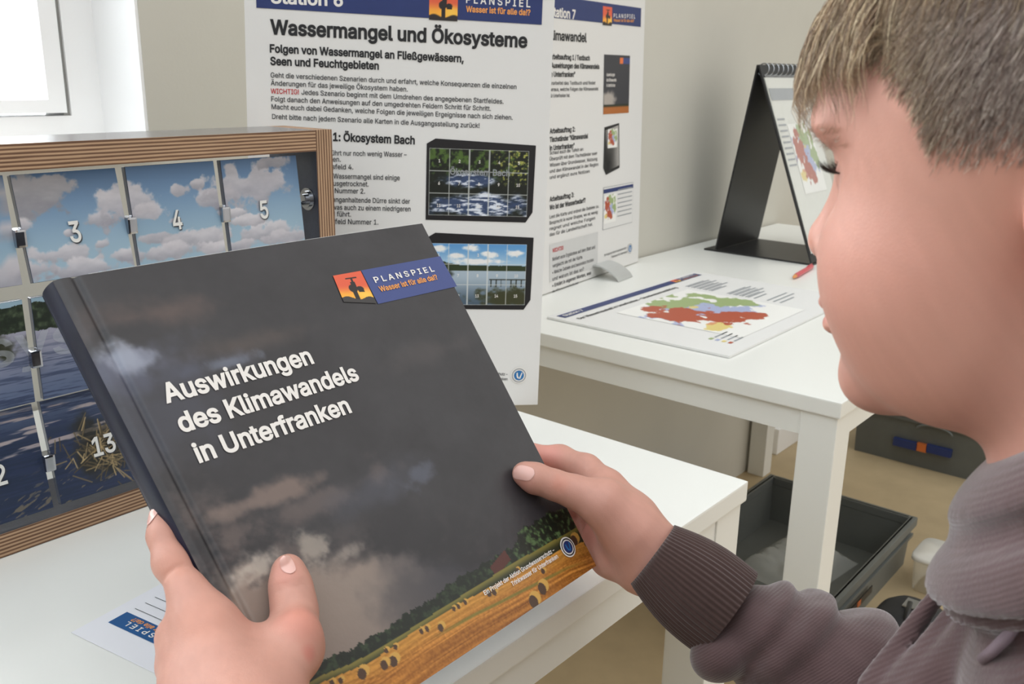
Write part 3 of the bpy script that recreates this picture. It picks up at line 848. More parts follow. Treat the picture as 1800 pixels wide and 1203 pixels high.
def cover(A, B):
    n1 = fbm(A*22+3, B*30, 6); n2 = fbm(A*60, B*75+4, 5); n3 = fbm(A*140+9, B*150, 4)
    c = np.zeros(A.shape+(3,))+np.array([54, 53, 56])
    c = c+((n1-.5)*16+(n3-.5)*5)[..., None]
    def spot(p, ru, rv, col, k, nz=1.1, sc_=26., soft=.9):
        nonlocal c
        a, b = bpx(*p); c = over(c, col, blob(A, B, a, b, ru, rv, nz, sc_, soft)*k)
    spot((230, 560), .07, .012, (104, 86, 80), .7); spot((420, 610), .06, .010, (92, 80, 74), .55); spot((150, 590), .03, .012, (96, 86, 86), .6)
    spot((230, 640), .040, .018, (100, 104, 124), .85); spot((218, 622), .012, .010, (156, 162, 176), .8, 1.3, 60.); spot((240, 632), .013, .006, (150, 156, 172), .6, 1.4, 70.)
    spot((330, 655), .045, .012, (84, 88, 106), .8); spot((400, 640), .02, .004, (120, 128, 146), .6, 1.4, 60.); spot((300, 720), .06, .03, (72, 74, 86), .6)
    spot((790, 610), .05, .010, (82, 76, 76), .5)
    # storm bank towards the bottom: brown-edged clouds over a pale sky
    yb_ = inside_under(A, B, bpoly([(280, 820), (420, 850), (560, 930), (700, 900), (900, 900), (1010, 860)]))
    warm = sst(.02, -.05, yb_)
    bill = sst(.44, .68, n1*.35+n2*.45+n3*.2)
    lft = 1-sst(.10, .21, A)
    c = over(c, (44, 43, 46), warm*.75*(1-.5*bill))
    c = over(c, (120, 104, 98), warm*bill*(.10+.50*lft))
    spot((480, 870), .045, .007, (138, 118, 108), .75, 1.4, 40.); spot((415, 900), .03, .006, (118, 104, 98), .6, 1.4, 40.); spot((560, 885), .05, .008, (112, 98, 94), .6, 1.4, 40.)
    spot((660, 860), .05, .016, (84, 86, 98), .5); spot((735, 840), .018, .008, (106, 112, 130), .5, 1.4, 60.)
    bank = bpoly([(390, 1075), (400, 1010), (470, 990), (560, 985), (640, 970), (740, 985), (830, 1010), (900, 960), (1000, 900)])
    d = inside_under(A, B, bank)+(n2-.5)*.022
    pale = sst(.004, -.012, d)
    sky = over(np.zeros(A.shape+(3,))+np.array([142, 128, 118]), (64, 62, 68), sst(.105, .175, A+.25*(B+.25)))
    sky = over(sky, (112, 100, 96), sst(-.24, -.30, B)*.5)
    c = c*(1-pale[..., None])+(sky+((n2-.5)*5)[..., None])*pale[..., None]
    spot((432, 1002), .026, .010, (186, 176, 164), .8, 1.5, 70.); spot((548, 965), .010, .012, (168, 158, 146), .75, 1.4, 80.); spot((585, 985), .016, .006, (156, 146, 136), .7, 1.5, 80.); spot((400, 1028), .014, .007, (96, 88, 84), .8, 1.5, 80.); spot((470, 1012), .012, .004, (78, 72, 72), .7, 1.6, 90.)
    spot((760, 1050), .05, .03, (58, 58, 64), .6)
    # woods, meadow strip, stubble field with straw bales
    tl = bpoly([(540, 1185), (563, 1166), (610, 1146), (667, 1113), (740, 1060), (800, 1020), (850, 993), (900, 960), (920, 926), (967, 903), (1000, 888), (1030, 860)])
    dt = inside_under(A, B, tl)+(fbm(A*190, B*60, 4)-.5)*.010
    g = fbm(A*330, B*330, 4)
    right = sst(.16, .28, A)
    wood = np.array([24, 32, 24])+(sst(.45, .75, g)*(.35+.65*right))[..., None]*np.array([66, 84, 48])
    c = np.where((dt < 0)[..., None], wood, c)
    a, b = bpx(877, 992)
    H = (np.abs(A-a+.2*(B-b)) < .0105)&(np.abs(B-b-.25*(A-a)) < .0042)&(dt < .004); c = over(c, (84, 44, 38), H*1.)
    H2 = (np.abs(A-a+.006) < .005)&(np.abs(B-b+.0075) < .0014); c = over(c, (190, 184, 178), H2*1.)
    st = bpoly([(560, 1190), (620, 1166), (690, 1126), (760, 1080), (850, 1022), (920, 980), (983, 945), (1010, 930), (1040, 905)])
    ds = inside_under(A, B, st)
    c = over(c, over(np.zeros(A.shape+(3,))+np.array([128, 118, 56]), (40, 46, 28), sst(0, -.006, ds)), (ds < 0)*1.)
    fl = bpoly([(552, 1212), (562, 1202), (650, 1165), (733, 1106), (817, 1056), (860, 1034), (983, 968), (1033, 950), (1060, 930)])
    df = inside_under(A, B, fl)
    fu = np.log(np.clip(.006-df, .001, 1))                        # furrows run along the field, finer towards the woods
    f1 = vnoise(fu*14, A*5); f2 = vnoise(fu*34+3, A*14); f3 = vnoise(A*900, B*900)
    field = np.array([172, 110, 42])+((f1-.5)*70+(f2-.5)*58+(f3-.5)*34)[..., None]*np.array([1, .82, .5])
    field = over(field, (150, 80, 32), sst(-.02, -.05, df)*.6)
    field = over(field, (206, 152, 66), sst(-.014, -.002, df)*.6)
    gl = sst(.0016, .0004, np.abs(df+.012+.03*(A-.2)))*sst(.12, .16, A)*sst(.30, .24, A)
    field = over(field, (104, 112, 48), gl*.7)
    c = np.where((df < 0)[..., None], field, c)
    for (u, v), r in (((937, 1056), 13), ((952, 1033), 12), ((772, 1103), 7), ((748, 1106), 5), ((738, 1110), 5), ((690, 1161), 9), ((674, 1168), 8), ((636, 1183), 9), ((693, 1138), 4.5), ((677, 1144), 4.5), ((857, 1043), 7), ((866, 1041), 6.5),
                      ((803, 1067), 4.5), ((795, 1071), 4.5), ((815, 1060), 4.5), ((598, 1196), 5), ((583, 1200), 5), ((1010, 948), 11), ((1030, 956), 5), ((953, 1004), 6), ((908, 1003), 5)):
        a, b = bpx(u, v); R = r*.00043
        c = over(c, (206, 160, 78), blob(A, B, a+.22*R, b+.12*R, R*1.1, R*.95, 0, 1, .06))
        c = over(c, (78, 56, 42), blob(A, B, a-.30*R, b-.16*R, R*.78, R*.88, 0, 1, .06))
    return c
book = thing('book', 'dark hardcover book Auswirkungen des Klimawandels in Unterfranken held in both hands', 'book', tuple(PB.pt(*quad(.5, .5))))
BT = 0.020                                      # thickness
def bow(s): return 0.0022*np.sin(np.pi*s)
ns, nt_ = 430, 430
S, T = np.meshgrid(np.linspace(0, 1, ns), np.linspace(0, 1, nt_))
Q = quad(S, T)
groove = -0.0021*np.exp(-(((S-.040)/.007)**2))
edge_round = -0.0016*np.exp(-(S/.008)**2)
Hh = bow(S)+groove+edge_round
P_ = PB.O+Q[..., :1]*PB.U+Q[..., 1:]*PB.V+Hh[..., None]*PB.N
colr = s2l(np.clip(cover(Q[..., 0], Q[..., 1]), 0, 255)).reshape(-1, 3)
i = np.arange(ns*nt_).reshape(nt_, ns)
F = np.stack([i[:-1, :-1], i[1:, :-1], i[1:, 1:], i[:-1, 1:]], -1).reshape(-1, 4)
M_cover = mat('laminated_cover_print', (60, 60, 62), 0.36, attr='Col', bump=0.22, bscale=160)
part('cover_picture', P_.reshape(-1, 3), F, M_cover, book, True, colors=colr)
def board_mesh(name, h0, h1, m, ins=(0, 0, 0, 0), n=24):
    """slab following the cover's quad between two heights"""
    ss = np.linspace(ins[0], 1-ins[1], n); V = []; F = []
    for t in (ins[2], 1-ins[3]):
        for h in (h0, h1):
            for s_ in ss:
                q_ = quad(s_, t); V.append(PB.pt(q_[0], q_[1], h+bow(s_)))
    g = lambda tt, hh, k: (tt*2+hh)*n+k
    for k in range(n-1):
        F += [(g(0, 0, k), g(0, 1, k), g(0, 1, k+1), g(0, 0, k+1)), (g(1, 0, k), g(1, 0, k+1), g(1, 1, k+1), g(1, 1, k)),
              (g(0, 1, k), g(1, 1, k), g(1, 1, k+1), g(0, 1, k+1)), (g(0, 0, k), g(0, 0, k+1), g(1, 0, k+1), g(1, 0, k))]
    for k in (0, n-1):
        F.append((g(0, 0, k), g(1, 0, k), g(1, 1, k), g(0, 1, k)) if k == 0 else (g(0, 0, k), g(0, 1, k), g(1, 1, k), g(1, 0, k)))
    return part(name, V, F, m, book)
M_cloth = mat('dark_blue_spine_print', (26, 31, 50), 0.38, noise=0.35, nscale=25, bump=0.05)
M_page = mat('book_page_edges', (232, 230, 224), 0.7, bump=0.2, bscale=1500)
board_mesh('front_board', -0.0034, -0.0010, mat('white_cover_edge', (222, 222, 220), 0.5, noise=.02), (0.07, -.0022, -.0022, 0))
board_mesh('page_block', -BT+0.003, -0.0034, M_page, (0.03, .016, .012, .012))
board_mesh('back_board', -BT, -BT+0.0026, M_cloth)
sp = MB(); n = 9; V = []; F = []
for t in np.linspace(0, 1, 14):
    q_ = quad(0.0, t)
    for k in range(n):
        w = k/(n-1); V.append(PB.pt(q_[0]-0.0022*math.sin(math.pi*w)**.6+.0006, q_[1], -0.0016-(BT-0.0016)*w))
for a in range(13):
    for k in range(n-1): F.append((a*n+k, a*n+k+1, (a+1)*n+k+1, (a+1)*n+k))
sp.add(V, F).build('spine', M_cloth, book, True)
PBf = Plane(PB.pt(0, 0, 0.0), PB.U, PB.V)
def raised(a, b):                                # height of the bowed cover at a point
    e = quad(0.0, np.clip(-b/.3, 0, 1)); return bow(np.clip((a-e[0])/.30, 0, 1))
class BookLettering(Lettering):
    def build(s, name, parent):
        V = np.array(s.mb.v); out = []
        for p in V:
            d = p-PB.O; a, b, h = d@PB.U, d@PB.V, d@PB.N
            out.append(PB.pt(a, b, raised(a, b)+h))
        return part(name, out, s.mb.f, s.mats, parent, fmat=s.mb.m)
L = BookLettering(PB, .0006)
L.px('Auswirkungen', (291, 710), (549, 641), 34, M_whiteink, .020, 4)
L.px('des Klimawandels', (318, 762), (629, 670), 34, M_whiteink, .020, 4)
L.px('in Unterfranken', (348, 815), (615, 727), 34, M_whiteink, .020, 4)
L.build('title_lettering', book)
L = BookLettering(PB, .0004)
M_bookblue = mat('book_blue_print', (64, 78, 134), 0.4, noise=0.03, nscale=80)
L.poly([bpx(662, 537), bpx(803, 504), bpx(773, 451), bpx(632, 478)], M_bookblue)
L.build('title_band', book)
a00, a10, a01 = bpx(602, 527), bpx(656, 527), bpx(582, 488)
c0, c1, c3, c2_ = bpx(601, 534), bpx(659, 536), bpx(582, 488), bpx(631, 479)
nn = 70; s_, t_ = np.meshgrid(np.linspace(0, 1, nn), np.linspace(0, 1, nn)); s3, t3 = s_[..., None], t_[..., None]
Q = (c0*(1-s3)+c1*s3)*(1-t3)+(c3*(1-s3)+c2_*s3)*t3
LC = tap_logo(s_, t_); LC = np.where((t_ < .16+.05*np.sin(s_*9))[..., None], np.array([60, 58, 58.]), LC)
i = np.arange(nn*nn).reshape(nn, nn); F = np.stack([i[:-1, :-1], i[:-1, 1:], i[1:, 1:], i[1:, :-1]], -1).reshape(-1, 4)
part('logo_picture', [PB.pt(a, b, raised(a, b)+.0006) for a, b in Q.reshape(-1, 2)], F, M_print, book, colors=s2l(np.clip(LC, 0, 255)).reshape(-1, 3))
L = BookLettering(PB, .0008)
L.px('P L A N S P I E L', (657, 500), (763, 478), 10.5, M_whiteink, .014, 2)
L.px('Wasser ist für alle da!?', (666, 515.5), (769, 492), 9.5, M_orange, .016, 2)
L.build('band_lettering', book)
L = BookLettering(PB, .0006)
L.px('Ein Projekt der Aktion Grundwasserschutz –', (848, 1049), (973, 971), 8, M_whiteink, .012, 2)
L.px('Trinkwasser für Unterfranken', (897, 1033), (979, 982), 8, M_whiteink, .012, 2)
L.build('footer_lettering', book)
q = bpx(996, 963)
seal(PB, q[0], q[1], .0078, book, raised(q[0], q[1])+.0006, M_ink)

# ------------------------------------------------------------------ flip display on the far table
FX0, FX1 = 1.97, 2.19
yl, yr, za = 1.024, 0.792, 1.160
ya = 0.957
fd = thing('flip_display', 'black folded desk flip display with clear pages standing on the far table', 'display stand', ((FX0+FX1)/2, (yl+yr)/2, 0.74))
def leaf(name, p, q, th, m, x0=FX0, x1=FX1, bev=.0006):
    """flat panel spanning x0..x1 between two points of the (y, z) profile"""
    p = np.array([0, *p]); q = np.array([0, *q]); d = unit(q-p); nrm = np.cross([1, 0, 0], d)
    c = (p+q)/2+np.array([(x0+x1)/2, 0, 0])
    return MB().obox(c, np.array([[1., 0, 0], d, nrm]), ((x1-x0)/2, np.linalg.norm(q-p)/2, th/2), bev=bev).build(name, m, fd)
leaf('back_panel', (yl, 0.745), (ya+.001, za), .004, M_black)
leaf('front_panel', (yr, 0.745), (ya-.001, za), .004, M_black)
leaf('base_panel', (yl+.03, 0.742), (yr-.004, 0.742), .004, M_black)
d = unit(np.array([ya-yr, za-0.745])); nv = np.array([-d[1], d[0]])
def onfront(t, off): return np.array([yr, .745])+d*t+nv*off
M_pagew = mat('printed_page_paper', (222, 222, 214), 0.45, noise=0.02)
lf = np.linalg.norm([ya-yr, za-.745])
PF = Plane((FX0, *onfront(0.02, .0048)), (1, 0, 0), (0, *d))
leaf('page', onfront(.02, .0036), onfront(lf-.03, .0036), .0016, M_pagew, FX0+.006, FX1-.004, .0002)
picture('printed_map', PF, .055, .13, .175, .29, 60, 60, lambda A, B: region_map((A-.055)/.12, (B-.13)/.16), M_print, fd, .0004)
L = Lettering(PF, .0004)
for i in range(9):
    L.poly([(.012, .30-.013*i), (.05, .30-.013*i), (.05, .304-.013*i), (.012, .304-.013*i)], M_sealgrey)
L.poly([(.01, .345), (.18, .345), (.18, .372), (.01, .372)], M_sealgrey)
L.build('page_lettering', fd)
M_sleeve = mat('clear_plastic_sleeve', (240, 242, 240), 0.12, alpha=0.22, bump=0.9, bscale=45, coat=0.5)
nx, ny = 40, 60; V = []; F = []
for j in range(ny):
    for i2 in range(nx):
        x = FX0+.004+(FX1-FX0-.006)*i2/(nx-1); t = .015+(lf-.04)*j/(ny-1)
        w = .0072+.0022*(fbm(np.array(x*30.), np.array(t*18.), 3)-.5)*2
        p = onfront(t, float(w)); V.append((x, p[0], p[1]))
for j in range(ny-1):
    for i2 in range(nx-1): k = j*nx+i2; F.append((k, k+1, k+nx+1, k+nx))
part('page_sleeve', V, F, M_sleeve, fd, True)
for k in range(9):
    x = FX0+.012+k*.0245; th = np.linspace(0, 2*math.pi, 22)
    c = onfront(lf-.012, .004)
    MB().tube([(x+.003*math.sin(t), c[0]+.013*math.cos(t), c[1]+.013*math.sin(t)) for t in th], .0013, 8).build('binding_ring', M_chrome, fd, True)

# ------------------------------------------------------------------ map sheet, pen, postcard
ZM = 0.7445
PM = Plane((1.212, 0.594, ZM), (1, 0.012, 0), (0, 1, 0))
mw, mh = 0.505, 0.335
ms = thing('map_sheet', 'laminated sheet with rust, lavender and green district map lying flat on the table', 'map', tuple(PM.pt(mw/2, mh/2, -.004)))
MB().obox(PM.pt(mw/2, mh/2, -.002), np.array([PM.U, PM.V, PM.N]), (mw/2, mh/2, .0019), bev=.0004).build('sheet', M_board, ms)
band(PM, .012, .306, mw-.02, .324, M_navy, ms)
logo_picture(PM, .385, .306, .022, .018, ms, 16)
L = Lettering(PM, .0007)
L.line('Station 7', (.02, .311), (.075, .311), .008, M_whiteink, .015, 1)
L.build('header_lettering', ms)
L.line('PLANSPIEL', (.415, .3165), (.475, .3165), .005, M_whiteink, .01, 1); L.line('Wasser ist für alle da!?', (.415, .3085), (.475, .3085), .004, M_orange, .01, 1)
L.build('slogan_lettering', ms)
L = Lettering(PM)
L.line('Der Wasserhaushalt in Unterfranken – Grundwasserneubildung', (.022, .282), (.345, .282), .0085, M_inkgrey, .015, 1)
L.build('title_lettering', ms)
mp0 = PM.ab(1120, 590); 
picture('printed_map', PM, .10, .03, .345, .262, 130, 130, lambda A, B: region_map((A-.10)/.245, (B-.03)/.232), M_print, ms, .0004)
L = Lettering(PM)
for i in range(16):
    if i in (5, 6, 12): continue
    w = [.085, .092, .078, .09, .06, 0, 0, .09, .085, .092, .07, .05, 0, .085, .09, .06][i]
    L.poly([(.365, .270-.0125*i), (.365+w, .270-.0125*i), (.365+w, .2735-.0125*i), (.365, .2735-.0125*i)], M_sealgrey)
    if i < 11: L.poly([(.365, .2755-.0125*i), (.365+w*.85, .2755-.0125*i), (.365+w*.85, .278-.0125*i), (.365, .278-.0125*i)], M_sealgrey)
L.build('body_lettering', ms)
L = Lettering(PM)
for i, c in enumerate((MAPA, MAPY, MAPL, MAPG)):
    m_ = mat('legend_print_%s' % ('rust', 'yellow', 'lavender', 'green')[i], c, .5, noise=.02)
    L.poly([(.06, .028+.011*i), (.07, .028+.011*i), (.07, .034+.011*i), (.06, .034+.011*i)], m_)
    L.poly([(.076, .029+.011*i), (.076+.03+.004*i, .029+.011*i), (.106+.004*i, .032+.011*i), (.076, .032+.011*i)], M_sealgrey)
L.build('map_legend', ms)

A0 = on_z(1394, 488, .7455); A1 = on_z(1440, 461, .7455); dp = unit(A1-A0)
pen = thing('pen', 'pink ballpoint pen with orange tip lying on the table near the map', 'pen', tuple(A0+dp*.07))
M_pink = mat('pink_pen_plastic', (206, 84, 92), 0.3, noise=.03); M_ptip = mat('orange_pen_tip', (226, 150, 84), 0.3, noise=.03)
MB().tube([A0+dp*.018, A0+dp*.022, A0+dp*.135, A0+dp*.14], [.0040, .0050, .0050, .0040], 16).build('barrel', M_pink, pen, True)
MB().tube([A0, A0+dp*.006, A0+dp*.018], [.0010, .0030, .0042], 16).build('tip', M_ptip, pen, True)
MB().tube([A0+dp*.10+np.array([0, 0, .0058]), A0+dp*.138+np.array([0, 0, .0060])], .0012, 8).build('clip', M_pink, pen, True)

C0 = on_z(125, 1113, .7405)
PC = Plane(C0+np.array([0, 0, .0004]), on_z(283, 1190, .7405)-C0, on_z(275, 1030, .7405)-C0)
card = thing('postcard', 'white card with blue band lying upside down on the near table', 'card', tuple(PC.pt(.05, .05)))
cw, ch = .148, .105
part('card', [PC.pt(0, 0), PC.pt(cw, 0), PC.pt(cw, ch), PC.pt(0, ch), PC.pt(0, 0, -.0004), PC.pt(cw, 0, -.0004), PC.pt(cw, ch, -.0004), PC.pt(0, ch, -.0004)],
     [(0, 1, 2, 3), (7, 6, 5, 4), (0, 4, 5, 1), (1, 5, 6, 2), (2, 6, 7, 3), (3, 7, 4, 0)], mat('white_card_stock', (232, 232, 236), .5, noise=.01), card)
b0 = PC.ab(190, 1095); b1 = PC.ab(224, 1077)
hb = np.linalg.norm(b1-b0)
band(PC, b0[0], b0[1], b0[0]+.10, b0[1]+hb, mat('card_blue_print', (24, 84, 140), .45, noise=.02), card, 'blue_band', .0003)
L = Lettering(PC, .0005)
def updown(body, a1, b, w, cap, m):             # the card lies upside down for the viewer
    L.line(body, (a1+w, b), (a1, b), cap, m, .01, 2)
updown('P L A N S P I E L', b0[0]+.012, b0[1]+hb*.52, .062, .0050, M_whiteink)
updown('Wasser ist für alle da!?', b0[0]+.012, b0[1]+hb*.86, .062, .0042, M_orange)
L.build('band_lettering', card)
L = Lettering(PC, .0004)
for i, (u, v) in enumerate(((237, 1071), (255, 1061), (272, 1051), (289, 1042))):
    a_ = PC.ab(u, v); L.poly([(a_[0], a_[1]), (a_[0]+.09, a_[1]), (a_[0]+.09, a_[1]+.0005), (a_[0], a_[1]+.0005)], M_inkgrey)
L.build('writing_lines', card)

# ------------------------------------------------------------------ things on the floor
def crate(name, label, x0, x1, y0, y1, h, base=0.0, group=None):
    t = thing(name, label, 'crate', ((x0+x1)/2, (y0+y1)/2, base)); w = .005; tp = .014
    z0, z1 = base, base+h; m = MB()
    def ring(ins, z): return [(x0+ins, y0+ins, z), (x1-ins, y0+ins, z), (x1-ins, y1-ins, z), (x0+ins, y1-ins, z)]
    R = [ring(tp, z0), ring(tp*.3+.006, z1-.022), ring(.012, z1-.020), ring(.012, z1-.018)]
    Vv = ring(tp, z0)+ring(.010, z1-.03)+ring(.010+w, z1-.03)+ring(tp+w, z0+w)
    # outer wall, inner wall, floor
    Vo = ring(tp, z0); Vt = ring(.009, z1); It = ring(.009+w, z1); Ib = ring(tp+w, z0+w)
    V = Vo+Vt+It+Ib; F = [(3, 2, 1, 0), (12, 13, 14, 15)]
    for k in range(4):
        k2 = (k+1) % 4; F += [(k, k2, 4+k2, 4+k), (4+k, 4+k2, 8+k2, 8+k), (8+k, 8+k2, 12+k2, 12+k)]
    m.add(V, F).build('shell', M_grey, t)
    r = MB(); th = .016
    for lo, hi in (((x0, y0, z1-.022), (x1, y0+th, z1)), ((x0, y1-th, z1-.022), (x1, y1, z1)), ((x0, y0+th, z1-.022), (x0+th, y1-th, z1)), ((x1-th, y0+th, z1-.022), (x1, y1-th, z1))):
        r.box(lo, hi, bev=.003)
    r.build('rim', M_grey, t)
    rb = MB()
    rb.box((x0+.004, y0+.004, z1-.05), (x1-.004, y0+.013, z1-.042)); rb.box((x0+.004, y0+.004, z1-.05), (x0+.013, y1-.004, z1-.042))
    rb.build('rib', M_grey, t)
    return t
cr = crate('crate', 'open grey plastic crate on the floor under the white table', 1.605, 2.205, .556, .935, .125)
MB().box((1.80, .5585, .045), (1.93, .5605, .062)).build('sticker', M_black, cr)
MB().box((1.84, .5575, .047), (1.86, .5590, .060)).build('sticker', mat('orange_sticker', (206, 110, 52), .5, noise=.05), cr)
# clear bag lying in the open crate
nx, ny = 40, 30; V = []; F = []
for j in range(ny):
    for i2 in range(nx):
        a, b = i2/(nx-1), j/(ny-1)
        e = min(a, 1-a, b, 1-b); hgt = .008+.03*min(1, e*5)*(.35+float(fbm(np.array(a*5.), np.array(b*4.), 4)))
        V.append((1.86+.25*a+.02*b, .68+.19*b-.03*a, .006+hgt*min(1, e*12)))
for j in range(ny-1):
    for i2 in range(nx-1): k = j*nx+i2; F.append((k, k+1, k+nx+1, k+nx))
tag(part('plastic_bag', V, F, mat('crumpled_clear_film', (228, 230, 226), .15, alpha=.38, bump=.6, bscale=60), None, True, origin=(1.98, .77, .006)), 'crumpled clear plastic bag lying inside the open grey crate', 'bag')
c2 = crate('crate', 'grey plastic crate with navy and orange sticker standing farther back on floor', 2.815, 3.215, .40, .945, .19)
MB().box((2.83, .42, .168), (3.20, .93, .19), bev=.003).build('lid', M_grey, c2)
xs = 2.812
for (u0, v0, u1, v1), m_, nm in (((1570, 773, 1611, 790), M_navy, 'sticker'), ((1611, 783, 1628, 793), mat('orange_sticker', (206, 110, 52)), 'sticker'), ((1628, 787, 1671, 801), M_navy, 'sticker')):
    p = on_x(u0, v0, xs); q = on_x(u1, v1, xs); zc = (p[2]+q[2])/2; hz_ = .012
    MB().box((xs, min(p[1], q[1]), zc-hz_), (2.826, max(p[1], q[1]), zc+hz_)).build(nm, m_, c2)
hb_ = MB(); th = np.linspace(0, math.pi, 14)
hb_.tube([(2.812, .70+.05*math.cos(t), .125+.02*math.sin(t)) for t in th], .004, 8); hb_.build('handle', M_grey, c2, True)
# lidded clear tub beside the crate
tub = thing('storage_tub', 'clear lidded tub standing on the floor beside the open grey crate', 'tub', (2.13, .478, 0))
M_tub = mat('clear_tub_plastic', (236, 234, 222), .12, alpha=.35, noise=.02)
m = MB(); prof = [(.048, .0), (.053, .004), (.058, .075), (.060, .08)]
V = []; F = []; n = 40
def rsq(r, t): e = 2/5.; c_, s_ = math.cos(t), math.sin(t); return r*math.copysign(abs(c_)**e, c_), r*math.copysign(abs(s_)**e, s_)
for r, z in prof:
    for k in range(n):
        a, b = rsq(r, 2*math.pi*k/n); V.append((2.13+a, .478+b*.8, z))
for j in range(len(prof)-1):
    for k in range(n): k2 = (k+1) % n; F.append((j*n+k, j*n+k2, (j+1)*n+k2, (j+1)*n+k))
F.append(tuple(range(n-1, -1, -1)))
m.add(V, F).build('body', M_tub, tub, True)
V = []; F = []; lp = [(.060, .08), (.064, .08), (.064, .088), (.060, .092), (.0, .092)]
for r, z in lp:
    for k in range(n):
        a, b = rsq(max(r, .0005), 2*math.pi*k/n); V.append((2.13+a, .478+b*.8, z))
for j in range(len(lp)-1):
    for k in range(n): k2 = (k+1) % n; F.append((j*n+k, j*n+k2, (j+1)*n+k2, (j+1)*n+k))
MB().add(V, F).build('lid', mat('translucent_lid', (240, 240, 236), .2, alpha=.75, noise=.02), tub, True)
# dark backpack on the floor behind the child's arm
bp = thing('backpack', 'black bag with metal buckle on the floor behind the boy\'s sleeve', 'bag', (1.80, .44, 0))
bm = bmesh.new(); bmesh.ops.create_icosphere(bm, subdivisions=4, radius=1.0)
V = []
for v in bm.verts:
    p = np.array(v.co); s_ = np.sign(p)*np.abs(p)**.75
    V.append((1.80+.10*s_[0], .44+.075*s_[1], max(.055+.055*s_[2]+.008*(float(fbm(np.array(p[0]*3+5), np.array(p[1]*3+p[2]*2), 3))-.5), 0)))
F = [[v.index for v in f.verts] for f in bm.faces]; bm.free()
MB().add(V, F).build('body', mat('black_bag_nylon', (34, 35, 38), .6, bump=.3, bscale=400), bp, True)
MB().box((1.80, .43, .106), (1.84, .46, .114), bev=.002).build('buckle', M_chrome, bp)
MB().tube([(1.73, .43, .085), (1.77, .44, .112), (1.82, .45, .112), (1.87, .45, .085)], .006, 8).build('strap', M_black, bp, True)

# ================================================================== the child
def sd_ell(P, c, r, A=None):
    q = P-np.asarray(c)
    if A is not None: q = q@np.asarray(A).T       # rows of A are the ellipsoid's axes
    r = np.asarray(r, float)
    k0 = np.linalg.norm(q/r, axis=1); k1 = np.linalg.norm(q/(r*r), axis=1)
    return k0*(k0-1.0)/np.maximum(k1, 1e-9)
def sd_cone(P, a, b, ra, rb):
    a = np.asarray(a, float); b = np.asarray(b, float); ab = b-a
    t = np.clip(((P-a)@ab)/(ab@ab), 0, 1)
    return np.linalg.norm(P-a-t[:, None]*ab, axis=1)-(ra+(rb-ra)*t)
def smin(a, b, k):
    h = np.clip(.5+.5*(b-a)/k, 0, 1); return b+(a-b)*h-k*h*(1-h)
def smax(a, b, k): return -smin(-a, -b, k)
def chain(P, pts, rad, k=None):
    d = None
    for i in range(len(pts)-1):
        e = sd_cone(P, pts[i], pts[i+1], rad[i], rad[i+1])
        d = e if d is None else (np.minimum(d, e) if k is None else smin(d, e, k))
    return d
def frame(axis, up):
    x = unit(axis); z = np.asarray(up, float); z = unit(z-(z@x)*x); return np.array([x, np.cross(z, x), z])

